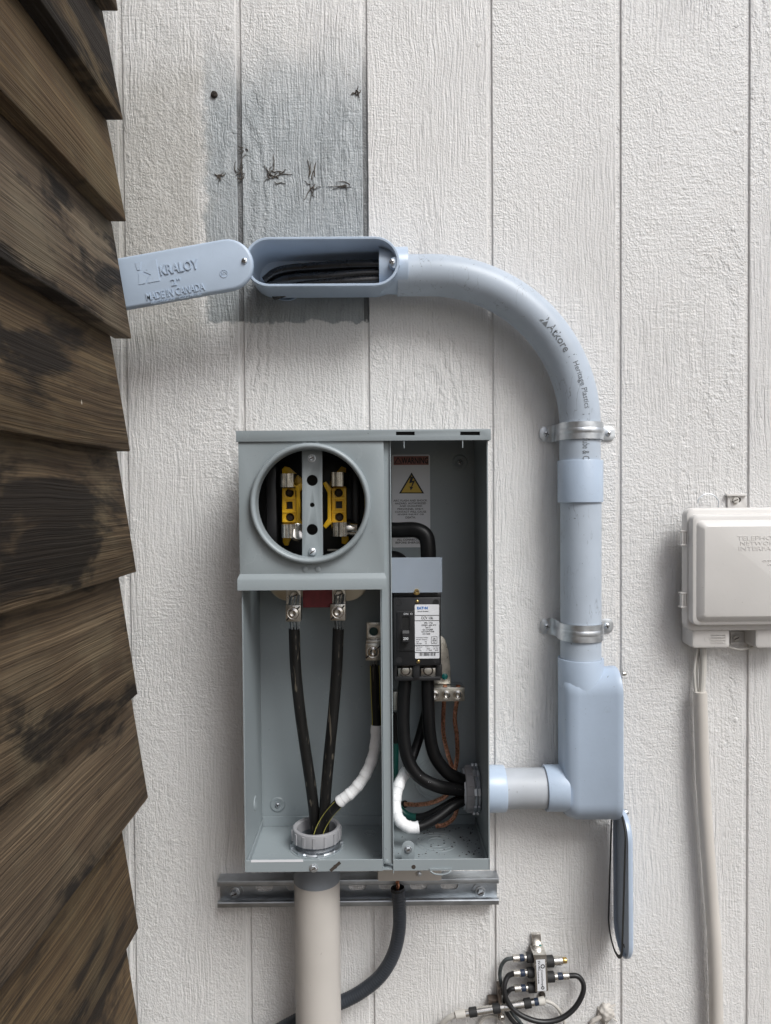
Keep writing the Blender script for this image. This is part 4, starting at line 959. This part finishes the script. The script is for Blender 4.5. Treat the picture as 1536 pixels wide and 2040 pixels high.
HB = Vector((XR - 0.03, YC, nz))
cable('cable', ((808,1348,1.1165),(804,1400,1.113),(804,1460,1.108),(812,1510,1.103),(835,1547,1.100),(872,1566,1.102),(905,1572,1.112),(930,1574,1.122),(952,1575,1.132)), 0.0097, CABL, 'thick black load cable from the left breaker terminal to side bushing', 'load cables below the breaker')
cable('cable', ((852,1348,1.1165),(853,1400,1.1145),(856,1460,1.1125),(866,1505,1.112),(888,1536,1.114),(910,1550,1.120),(932,1557,1.128),(952,1561,1.135)), 0.0097, CABL, 'thick black load cable from the right breaker terminal to side bushing', 'load cables below the breaker')
ln = thing('cable', 'black load neutral cable with white taped bend in the right compartment', 'cable', P(815, 1650, 1.1025))
lpts = cat([P(*p) for p in ((858,1380,1.1575),(846,1430,1.1525),(832,1480,1.1425),(815,1525,1.1275),(797,1558,1.1125),(788,1594,1.1005),(793,1628,1.0905),(813,1647,1.0865),(840,1646,1.0885),(870,1630,1.095),(900,1608,1.106),(928,1594,1.120),(952,1589,1.132))], 8)
obj('jacket', tube(lpts, 0.0072, 16), CABL, ln)
taped(ln, lpts[26:63], 0.0086)
gc = thing('cable', 'green taped black ground cable curving behind the white taped bend', 'cable', P(800, 1625, 1.1325))
gpts = cat([P(*p) for p in ((786,1420,1.1625),(787,1480,1.1605),(786,1540,1.1545),(786,1575,1.1485),(792,1604,1.1425),(812,1625,1.1345),(842,1627,1.1265),(872,1614,1.121),(902,1597,1.124),(930,1586,1.130),(952,1581,1.138))], 8)
obj('jacket', tube(gpts, 0.0056, 14), CABL, gc)
obj('green_tape', tube(gpts[8:46], 0.0061, 14), GREENC, gc)
obj('ground_lug', pbox(783, 1378, 795, 1415, 1.1475, 1.1625, 0.001), LUGM, gc)
# printed line on the left load cable
random.seed(5)
pl = []
cpts = cat([P(*p) for p in ((822,1533,1.1015),(850,1557,1.1005),(885,1568,1.106),(922,1573,1.118))], 20)
for i in range(8, len(cpts)-4, 2):
    if random.random() < 0.72:
        a_, b_ = cpts[i], cpts[i+1]; u_ = (b_-a_).normalized(); v_ = Vector((-u_.z, 0, u_.x)); c_ = a_ + v_*0.0025 + Vector((0,-0.00945,0))
        pl.append(bm_new([c_, c_ + u_*0.0012, c_ + u_*0.0012 + v_*0.002, c_ + v_*0.002], [(0,1,2,3)]))
tag(obj('cable_print', join(*pl), pmat('print_grey', (0.22,0.22,0.23), 0.6), smooth=False), 'faint grey printed line on the left load cable near side bushing', 'print')
# debris on the right floor: chips nobody would count
random.seed(11); db = []
for k in range(150):
    px = random.gauss(890, 45) if k % 3 else random.uniform(930, 970); py = random.uniform(1648, 1708)
    if not 786 < px < 966: continue
    p = floorp(px, py); 
    if p.x > XR - 0.006: continue
    s_ = random.uniform(0.0006, 0.0024); a_ = random.uniform(0, PI); e_ = Vector((math.cos(a_), math.sin(a_), 0)); f_ = Vector((-e_.y, e_.x, 0))*0.4
    db.append(fixn(bm_new([p + e_*s_, p + f_*s_, p - e_*s_, p - f_*s_, p + Vector((0,0,s_*0.6))], [(0,1,4),(1,2,4),(2,3,4),(3,0,4),(0,1,2,3)])))
d_ = tag(obj('debris', join(*db), pmat('debris', (0.035,0.03,0.028), 0.8, namt=0.6), smooth=False), 'dark plastic and metal chips scattered on the right floor of the box', 'debris'); d_['kind'] = 'stuff'

# ------------------------------------------------------------------ below the box
pr_ = 0.0343
pc = Vector((fb.x, CB, 0))
sp_ = thing('supply_pipe', 'thick beige painted vertical pipe coming up under the meter box', 'pipe', (pc.x, CB, 0))
zc0 = Z(1750, CB)
rr = [Vector((pc.x, CB, 0.0 + (ZB - 0.002)*k/30)) for k in range(31)]
obj('pipe', tube(rr, pr_, 40), BEIGE, sp_, ang=50)
obj('collar', lathe((pc.x, CB, zc0), (0,0,1), [(pr_ - 0.001, 0), (pr_ + 0.0006, 0.0), (pr_ + 0.0006, ZB - zc0 - 0.0005), (pr_ - 0.004, ZB - zc0 - 0.0005)], 40), pmat('pvc_collar_grey', (0.20, 0.22, 0.245), 0.4, namt=0.1), sp_)  # collar in its own darker grey plastic

jb = thing('junction_box', 'flat beige plastic box tucked under the meter box above the strut', 'junction box', P(816, 1757, 1.15))
obj('shell', box(X(752,1.12,1745), X(880,1.12,1745), 1.12, YW - 0.0005, Z(1757,1.12), ZB - 0.004, 0.003), BEIG2, jb)
screw(jb, P(835, 1741, 1.1195), VIEW, 0.004, ZINC, 'pan')

stc = thing('strut_channel', 'slotted galvanised steel strut channel bolted to the wall below meter box', 'channel', P(712, 1806, YW))
ysf, ysb = 1.156, YW - 0.0006
sx0, sx1 = X(433, ysf, 1780), X(994, ysf, 1778); szt, szb = Z(1752, ysf), Z(1806, ysf)
tk = 0.0024
def strut_prof():
    o = []
    zt_, zb_ = szt, szb
    for s_, ze in ((1, zt_), (-1, zb_)):
        pts = [(ysb, ze), (ysf + 0.002, ze), (ysf + 0.0006, ze - s_*0.0006), (ysf, ze - s_*0.002), (ysf, ze - s_*0.0075), (ysf + 0.0008, ze - s_*0.0090), (ysf + 0.002, ze - s_*0.0095), (ysf + 0.0065, ze - s_*0.0095), (ysf + 0.0065, ze - s_*0.0075), (ysf + 0.003, ze - s_*0.0072), (ysf + tk, ze - s_*0.006), (ysf + tk, ze - s_*tk), (ysb, ze - s_*tk)]
        o.append(pts)
    return o
fl_ = []
for pts in strut_prof(): fl_.append(loft([[(xx, a_, b_) for a_, b_ in pts] for xx in (sx0, sx1)]))
slots = []
sz_ = (szt + szb)/2
k = sx0 + 0.040
slot_c = []
q = X(527, ysb, 1778)
cxs = [X(a_, ysb, 1778) for a_ in (527, 588, 650, 712, 772, 834, 895)]
for c_ in cxs: slots.append([(c_ + a_, sz_ + b_) for a_, b_ in stadium(0.0285, 0.0138, 8)])
webp = plate([[(sx0, szb + 0.0001), (sx1, szb + 0.0001), (sx1, szt - 0.0001), (sx0, szt - 0.0001)]] + slots, ysb - 0.0026, 0.0025)
obj('channel', join(*fl_, webp), GALV, stc, ang=25)
for px, py in ((468, 1777.5), (957, 1775)):
    c_ = P(px, py, ysb - 0.0028)
    obj('washer', lathe(c_, VIEW, [(0.0135, -0.0002), (0.0135, 0.0012), (0.005, 0.0012)], 28), GALV, stc)
    screw(stc, c_ + Vector((0, -0.0012, 0)), VIEW, 0.0062, ZINC, 'hex', 0.006, 'bolt')

# black liquid-tight flexible conduit
fx = thing('flexible_conduit', 'black flexible conduit curving from under the box behind beige pipe', 'conduit', P(590, 2035, 1.145))
fpts = cat([P(*p) for p in ((792,1768,1.138),(796,1815,1.138),(794,1860,1.140),(782,1905,1.142),(758,1944,1.144),(725,1972,1.146),(690,1992,1.147),(640,2012,1.147),(590,2034,1.147),(540,2062,1.147),(480,2100,1.147),(440,2140,1.147),(420,2200,1.147),(415,2400,1.147),(415,3200,1.147))], 16)
acc = 0; 
def flexr(pts, r):
    """rings with a shallow ripple"""
    out = []; a_ = 0
    dense = cat(pts[::4] + [pts[-1]], 10)
    return dense
dn = flexr(fpts, 0.0105)
ln_ = [0]
for a_, b_ in zip(dn[:-1], dn[1:]): ln_.append(ln_[-1] + (b_-a_).length)
tot = ln_[-1]
nn = 520; rs_ = []; j = 0
for i in range(nn + 1):
    d0 = 0.55*i/nn
    while j < len(ln_)-2 and ln_[j+1] < d0: j += 1
    f_ = (d0 - ln_[j])/max(1e-9, ln_[j+1]-ln_[j]); rs_.append(dn[j].lerp(dn[j+1], f_))
obj('jacket', tube(rs_, lambda f: 0.0104 + 0.00028*math.sin(f*0.55/0.0042*2*PI), 20, cap=False), FLEX, fx, ang=60)
obj('jacket_lower', tube([rs_[-1]] + [p for p in dn if p.z < rs_[-1].z - 0.004], 0.0104, 16), FLEX, fx)
top = rs_[0]
obj('end_rim', lathe(top + Vector((0,0,-0.001)), (0,0,1), [(0.0106, -0.004), (0.0108, 0), (0.0085, 0.0006), (0.0082, -0.004), (0.0, -0.006)], 24), RUBB, fx)
sw = [[], [], []]
for i in range(10):
    zf = i/9; p = top + Vector((0, -0.001, -0.006)) + Vector((0, 0, 0.030))*zf
    for k in range(3): sw[k].append(p + Vector((math.cos(zf*7 + k*2.09), math.sin(zf*7 + k*2.09), 0))*0.0017)
obj('copper_strand', join(*[tube(q_, 0.0014, 6) for q_ in sw]), COPP, fx)

# ------------------------------------------------------------------ telephone box
YT = YW
tb = thing('telephone_box', 'cream plastic telephone network box on the wall at the right edge', 'utility box', P(1500, 1290, YT))
def step(name, px0, py0, px1, py1, ya, yb2, r, bev, parent=tb, taper=0.0):
    a_ = P(px0, py1, ya); c_ = P(px1, py0, ya)
    def ring(i, y): return [(u_, y, v_) for u_, v_ in rrect(a_.x + i, c_.x - i, a_.z + i, c_.z - i, max(0.001, r - i), 6)]
    return obj(name, loft([ring(0, yb2), ring(0, ya + bev), ring(bev*0.3, ya + bev*0.3), ring(bev, ya)]), TELE, parent, ang=40)
y3, y2_, y1_ = 1.112, 1.121, 1.134
lidt = step('base', 1367, 1010, 1668, 1258, y1_, y1_ + 0.017, 0.013, 0.005)
step('back_box', 1400, 1035, 1640, 1235, y1_ + 0.0171, YT - 0.0005, 0.010, 0.001)
lid2 = step('lid', 1379, 1023, 1655, 1247, y2_, y1_ + 0.001, 0.010, 0.005)
a3 = P(1403, 1230, y3); c3 = P(1632, 1046, y3)
def r3(i, y): return [(u_, y, v_) for u_, v_ in rrect(a3.x - i, c3.x + i, a3.z - i, c3.z + i, 0.006 + i*0.3, 6)]
obj('lid_panel', loft([r3(0.0085, y2_ + 0.0003), r3(0.0072, y2_ - 0.0012), r3(0.001, y3 + 0.0012), r3(-0.0012, y3)]), TELE, lid2, ang=25)
for s_, a_, t_, c_, b_ in (('TELEPHONE', 1469, 1067, 1560, 1076), ('NETWORK', 1475, 1078, 1552, 1086), ('INTERFACE', 1472, 1088, 1556, 1097), ('CUSTOMER ACCESS', 1519, 1115, 1590, 1119), ('USE SCREWDRIVER', 1529, 1123, 1590, 1126)):
    obj('lettering', ptext(s_, a_, t_, c_, b_, y3, 0.0005), TELE, lid2, ang=20)
for a_, c_ in ((1379, 1455), (1505, 1582)):
    f_ = step('foot_block', a_, 1240, c_, 1292, 1.140, YT - 0.001, 0.006, 0.004)
    if a_ < 1400:
        for i, s_ in enumerate(('LISTED ENCLOSURE', 'COMMUNICATION CIRCUIT', 'ACCESSORY 84X2', 'MADE IN U.S.A.')): obj('lettering', ptext(s_, 1416, 1264 + i*5, 1446, 1267.5 + i*5, 1.1398, 0.0005), TELE, f_, ang=20)
        obj('emblem', lathe(P(1409, 1273, 1.140), VIEW, [(0.0042, 0), (0.0042, 0.0005), (0.0035, 0.0005), (0.0035, 0)], 20), TELE, f_)
for py in (1072, 1196):
    y_ = 1.136
    obj('hinge', join(pbox(1359, py - 13, 1362, py + 13, y_, y_ + 0.01, 0.0006), pbox(1363.5, py - 13, 1366.5, py + 13, y_, y_ + 0.012, 0.0006), pbox(1357, py - 15, 1369, py - 12.5, y_ - 0.001, y_ + 0.012, 0.0005), pbox(1357, py + 12.5, 1369, py + 15, y_ - 0.001, y_ + 0.012, 0.0005)), TELE, tb)
yt = YT - 0.004
tab = obj('mounting_tab', join(plate([[XZ(1450,1014,yt), XZ(1487,1014,yt), XZ(1487,986,yt), XZ(1450,986,yt)], [XZ(1466.5 + a_, 996 + b_, yt) for a_, b_ in stadium(20, 11, 6)]], yt, 0.0025, 0.0004), pbox(1448, 984, 1488, 988, yt - 0.004, yt + 0.003, 0.0005)), TELE, tb)
obj('slot', pbox(1454, 990, 1480, 1002, yt + 0.003, yt + 0.0036), VOID, tab)
screw(tab, P(1464, 996.5, yt), VIEW, 0.005, COAXW, 'hex')
obj('lower_tab', join(pbox(1456, 1258, 1483, 1283, yt, yt + 0.0025), pbox(1456, 1280, 1483, 1283, yt - 0.003, yt)), TELE, tb)
screw(tb, P(1465, 1271, yt), VIEW, 0.0055, COAXW, 'hex')
hk = [P(*q, 1.16) for q in ((1391,1003),(1391,996),(1398,988),(1409,983.5),(1422,987),(1431,997),(1431.5,1012))]
obj('wire_bail', tube(cat(hk, 5), 0.0009, 8), ZINC, tb)

random.seed(2)
tag(obj('telephone_tube', tube(cat([P(*p) for p in ((1395,1378,1.160),(1397,1450,1.160),(1401,1560,1.160),(1409,1680,1.160),(1418,1800,1.160),(1424,1900,1.160),(1427,2040,1.160),(1430,2400,1.160),(1430,3100,1.160))], 8), 0.0105, 24), BEIG2), 'beige tube running down the wall from the telephone box', 'cable tube')
for pts, r, lb_ in ((((1400,1288,1.163),(1401,1320,1.162),(1399,1360,1.161),(1398,1400,1.16)), 0.0052, 'thick white cable entering the beige tube under the telephone box'),
                    (((1392,1288,1.166),(1386,1310,1.164),(1383,1340,1.162),(1385,1372,1.160),(1388,1390,1.160)), 0.0021, 'thin beige wire left of the thick cable under the telephone box'),
                    (((1394,1288,1.168),(1390,1315,1.167),(1388,1350,1.166),(1389,1390,1.163)), 0.0019, 'thin beige wire beside the thick cable, the right one of two')):
    cable('telephone_cable', pts, r, COAXW, lb_, None, 10, 6)
cable('telephone_cable', ((1440,1285,1.165),(1458,1291,1.162),(1475,1294,1.160),(1492,1291,1.160),(1508,1285,1.163)), 0.0019, COAXW, 'thin beige wire drooping between the two feet of the telephone box', None, 8, 6)

# ------------------------------------------------------------------ coax splitter
YS = 1.150
spt = thing('coax_splitter', 'small nickel coax splitter with white sticker and black rubber boots', 'splitter', P(1078, 1985, YW))
su = Vector((0.045, 0, -1)).normalized()     # along the body, downwards
sv = Vector((1, 0, 0.045)).normalized()
def SP(a_, b_, d=YS):
    """pixel offset in the splitter frame: a along the body, b across"""
    return P(1078, 1939, d) + su*M(a_, d) + sv*M(b_, d)
def sbox(a0, a1, b0, b1, d0, d1, bev=0.0008):
    bm_ = box(0, M(b1-b0, YS), d0, d1, 0, M(a1-a0, YS), bev)
    o_ = SP(a1, b0); 
    for v in bm_.verts: v.co = Vector((o_.x, 0, o_.z)) + sv*v.co.x - su*v.co.z + Vector((0, v.co.y, 0))
    return bm_
obj('body', join(sbox(-38, 38, -13, 13, YS, YW - 0.001, 0.0012), sbox(-39, -33, -14, 12, YS - 0.0006, YW - 0.001, 0.0008)), NICK, spt)
obj('mounting_ear', join(sbox(-63, -36, -10, 9, YW - 0.007, YW - 0.001, 0.0012), sbox(36, 50, -8, 8, YW - 0.004, YW - 0.001)), NICK, spt)
screw(spt, SP(-53, 1, YW - 0.007), VIEW, 0.0042, GREENS, 'cross'); screw(spt, SP(45, 0, YW - 0.004), VIEW, 0.0038, RUST, 'hex')
stk = obj('sticker', sbox(-28, 36, -9, 9, YS - 0.0004, YS - 0.0001, 0), STICK, spt)
yv2 = YS - 0.0006
obj('lettering', text_on('CommScope', SP(-7, -1, yv2), su, sv, M(36, YS), M(5, YS), 0.0001, 0.008), INK, stk, smooth=False)
obj('lettering', text_on('SV-4G', SP(-26, -5.5, yv2) , su, sv, M(20, YS), M(4.5, YS), 0.0001, 0.012), INK, stk, smooth=False)
obj('lettering', text_on('1 GHz SPLITTER 5-1002 MHz', SP(-5, -7, yv2), su, sv, M(26, YS), M(2.6, YS), 0.0001), INK, stk, smooth=False)
cen = SP(-14, 4, yv2); obj('emblem', lathe(cen, VIEW, [(M(4.4,YS), 0), (M(4.4,YS), 0.0002), (M(2.6,YS), 0.0002), (M(2.6,YS), 0)], 16), INK, stk)
cen = SP(30, 2, yv2); obj('emblem', lathe(cen, VIEW, [(M(3.4,YS), 0), (M(3.4,YS), 0.0002), (M(1.8,YS), 0.0002), (M(1.8,YS), 0)], 16), INK, stk)
YP = 1.162
def port(a_, side, parts):
    for s0_, s1_, r_, mat, nm in parts:
        p0 = SP(a_, side*s0_, YP); 
        obj(nm, lathe(p0, sv*side, [(0, 0), (r_*0.92, 0), (r_, 0.0006), (r_, M(s1_-s0_, YP) - 0.0006), (r_*0.92, M(s1_-s0_, YP)), (0, M(s1_-s0_, YP))], 18), mat, spt)
for a_ in (-34, -3, 28): port(a_, -1, ((11, 28, 0.0078, RUBB, 'rubber_boot'), (28, 33, 0.0056, NICK, 'connector_nut'), (33, 42, 0.0052, BLUEB, 'connector_band'), (42, 56, 0.0056, NICK, 'connector_sleeve')))
port(-24, 1, ((11, 26, 0.0088, RUBB, 'rubber_boot'), (26, 44, 0.0068, NICK, 'terminator'), (44, 53, 0.0046, BRASS, 'terminator_tip')))
port(8, 1, ((11, 26, 0.0082, RUBB, 'rubber_boot'), (26, 33, 0.0058, NICK, 'connector_nut'), (33, 43, 0.0054, BLUEB, 'connector_band'), (43, 56, 0.0058, NICK, 'connector_sleeve')))
def PX(v):  # pixel of a world point
    q_ = CAMROT.transposed() @ (v - Vector((0,0,H))); return (768 + F*q_.x/-q_.z, 1020 - F*q_.y/-q_.z)
lp = [PX(SP(a_, -55, YP)) for a_ in (-34, -3, 28)]; rp_ = PX(SP(8, 55, YP))
cable('coax_cable', ((*lp[0],YP),(1008,1912,YP),(998,1926,1.165),(996,1946,1.168),(1001,1970,1.17),(1009,1995,1.17),(1022,2020,1.17),(1045,2050,1.17),(1070,2110,1.17)), 0.0029, COAXD, 'dirty grey coax cable from the top left splitter port', None, 12)
cable('coax_cable', ((*lp[1],YP),(1012,1945,YP),(1005,1962,1.157),(1007,1985,1.153),(1020,2008,1.150),(1045,2026,1.147),(1080,2036,1.146),(1115,2030,1.147),(1143,2010,1.150),(1160,1982,1.154),(1162,1960,1.158),(1151,1945,1.161),(*rp_,YP)), 0.0040, COAXB, 'glossy black coax cable looping under the splitter to its right port', None, 14)
cable('coax_cable', ((*lp[2],YP),(1016,1972,YP),(1007,1984,1.164),(1005,2000,1.164),(1010,2018,1.162),(1025,2038,1.16),(1050,2060,1.16),(1080,2120,1.16)), 0.0034, COAXB, 'black coax cable from the lowest left splitter port', None, 12)
# inline coupler on a wall bracket
A0, A1 = P(907, 2022, 1.158), P(1085, 1993, 1.158); ax_ = (A1-A0).normalized(); LA = (A1-A0).length
ic = thing('coax_coupler', 'row of nickel coax coupler sleeves with black boots, tilted below splitter', 'coax coupler', P(985, 2015, YW))
for f0, f1, r_, mat, nm in ((0, .11, .0062, COAXW, 'connector_sleeve'), (.11, .155, .0056, NICK, 'connector_nut'), (.155, .24, .0072, RUBB, 'rubber_boot'), (.24, .42, .0062, NICK, 'coupler_sleeve'), (.42, .50, .0075, RUBB, 'rubber_boot'), (.50, .55, .0058, NICK, 'connector_nut'), (.55, .77, .0062, NICK, 'coupler_sleeve'), (.77, .845, .0075, RUBB, 'rubber_boot'), (.845, .885, .0058, NICK, 'connector_nut'), (.885, .93, .0056, BLUEB, 'connector_band'), (.93, 1.0, .0062, COAXW, 'connector_sleeve')):
    L_ = LA*(f1-f0); obj(nm, lathe(A0 + ax_*(LA*f0), ax_, [(0, 0), (r_*0.93, 0), (r_, 0.0005), (r_, L_ - 0.0005), (r_*0.93, L_), (0, L_)], 20), mat, ic)
obj('wall_clip', join(pbox(974, 1993, 1000, 2002, 1.165, YW - 0.0006, 0.0006), pbox(993, 1972, 1000, 2032, 1.158, YW - 0.0006, 0.0006)), pmat('clip_brown', (0.16, 0.13, 0.11), 0.45, 0.7, namt=0.3, nscale=150), ic)
screw(ic, P(998, 1976, 1.158), VIEW, 0.0036, RUST, 'hex'); screw(ic, P(1000, 2027, 1.158), VIEW, 0.0036, NICK, 'hex')
cable('coax_cable', ((907,2022,1.158),(892,2029,1.16),(880,2041,1.163),(870,2060,1.166),(862,2110,1.168)), 0.0042, COAXW, 'white coax cable leaving the left end of the coupler', None, 12)
cable('coax_cable', ((1085,1993,1.158),(1100,1999,1.163),(1112,2010,1.168),(1122,2028,1.171),(1129,2060,1.171)), 0.0026, COAXW, 'thin white coax cable leaving the right end of the coupler', None, 12)
cable('coax_cable', ((952,2052,1.172),(958,2036,1.172),(970,2025,1.172),(988,2026,1.172),(1004,2038,1.172),(1012,2060,1.172)), 0.0024, COAXW, 'thin grey wire arched behind the coupler', None, 10)

# painted-over putty lump with cord ends
pb = bmesh.new(); bmesh.ops.create_icosphere(pb, subdivisions=4, radius=1)
c_ = P(1206, 2017, YW - 0.002)
for v in pb.verts:
    d_ = 1 + 0.22*noise.noise(v.co*2.3) + 0.16*noise.noise(v.co*6) + 0.05*noise.noise(v.co*14)
    v.co = c_ + Vector((v.co.x*0.0135*d_, v.co.y*0.010*d_, v.co.z*0.0145*d_))
pt_ = thing('putty_lump', 'rough beige putty lump on the wall at the bottom, below hanging lid', 'putty', c_)
obj('lump', pb, PUTTY, pt_, ang=80)
for pts in (((1198,2024),(1188,2030),(1180,2036),(1174,2050)), ((1207,2030),(1208,2042),(1206,2060)), ((1216,2008),(1226,2002)), ((1218,2026),(1229,2034))):
    obj('cord_end', tube(cat([P(a_, b_, YW - 0.006 + 0.002*i/len(pts)) for i, (a_, b_) in enumerate(pts)], 5), 0.0038 if len(pts) > 2 else 0.0014, 8, wob=0.0012), PUTTY, pt_)

# ------------------------------------------------------------------ small things on the wall
ws = tag(screw(None, P(427, 189, YW), VIEW, 0.0055, RUST, 'cross', name='wall_screw'), 'rusty dark screw high on the grey patch left of the groove', 'screw')
random.seed(21)
VINE = pmat('dried_vine', (0.085, 0.07, 0.058), 0.9, namt=0.4, nscale=200)
def vine(px, py, w_, h_, n_, label):
    parts = []
    for k in range(n_):
        x_, y_ = px + random.uniform(-.3, .3)*w_, py + random.uniform(-.3, .3)*h_; a_ = random.uniform(0, 2*PI); pts = []
        L_ = random.uniform(.45, 1.1)*max(w_, h_)
        for i in range(6):
            pts.append(P(x_, y_, YW - random.uniform(0.0002, 0.0016)))
            a_ += random.uniform(-.8, .8); x_ += math.cos(a_)*L_/6*(w_/max(w_, h_)); y_ += math.sin(a_)*L_/6*(h_/max(w_, h_))
        parts.append(tube(cat(pts, 3), lambda f: 0.0007*(1-0.7*f) + 0.00018, 5, wob=0.0003))
    tag(obj('dried_vine_root', join(*parts), VINE, ang=60), label, 'vine root', 'dried vine roots on the grey patch')
vine(437, 352, 16, 14, 9, 'dark vine root clot on the narrow grey strip left of groove')
vine(479, 345, 22, 40, 9, 'dried vine roots across the groove above the conduit lid')
vine(547, 352, 40, 46, 11, 'ragged dried vine roots at the middle left of the grey patch')
vine(624, 362, 30, 54, 9, 'forked dried vine root at the middle of the grey patch')
vine(684, 370, 50, 16, 5, 'thin wavy vine root at the right of the grey patch')
vine(711, 184, 12, 16, 9, 'small dark vine clot on the upper right groove of the patch')
vine(486, 297, 18, 14, 4, 'faint vine fragment beside the left groove of the patch')
def nail(px, py, label):
    p = P(px, py, YW); tag(obj('nail_head', lathe(p, VIEW, [(0.0042, -0.001), (0.0042, 0.0002), (0.0034, 0.0006), (0, 0.0005)], 16), WALL), label, 'nail', 'painted nail heads in the siding')
for q, s_ in (((455, 55), 'painted nail head near the top left groove'), ((467, 262), 'painted nail head on the left groove of grey patch'), ((463, 668), 'painted nail head below the swung-out conduit lid'), ((474, 1530), 'painted nail head left of the meter box, lower half'), ((974, 1975), 'painted nail head left of the coax coupler clip'), ((1480, 972), 'painted nail head just above the telephone box tab'), ((1466, 1434), 'painted nail head below the telephone box'), ((953, 88), 'painted nail head near the top of the middle groove'), ((1467, 50), 'painted nail head at the top right near the groove'), ((1466, 259), 'painted nail head second from the top along the right groove'), ((1461, 455), 'painted nail head third from the top along the right groove'), ((1461, 668), 'painted nail head fourth from the top along the right groove'), ((1462, 890), 'painted nail head fifth from the top along the right groove'), ((466, 898), 'painted nail head beside the upper left corner of meter box')): nail(*q, s_)
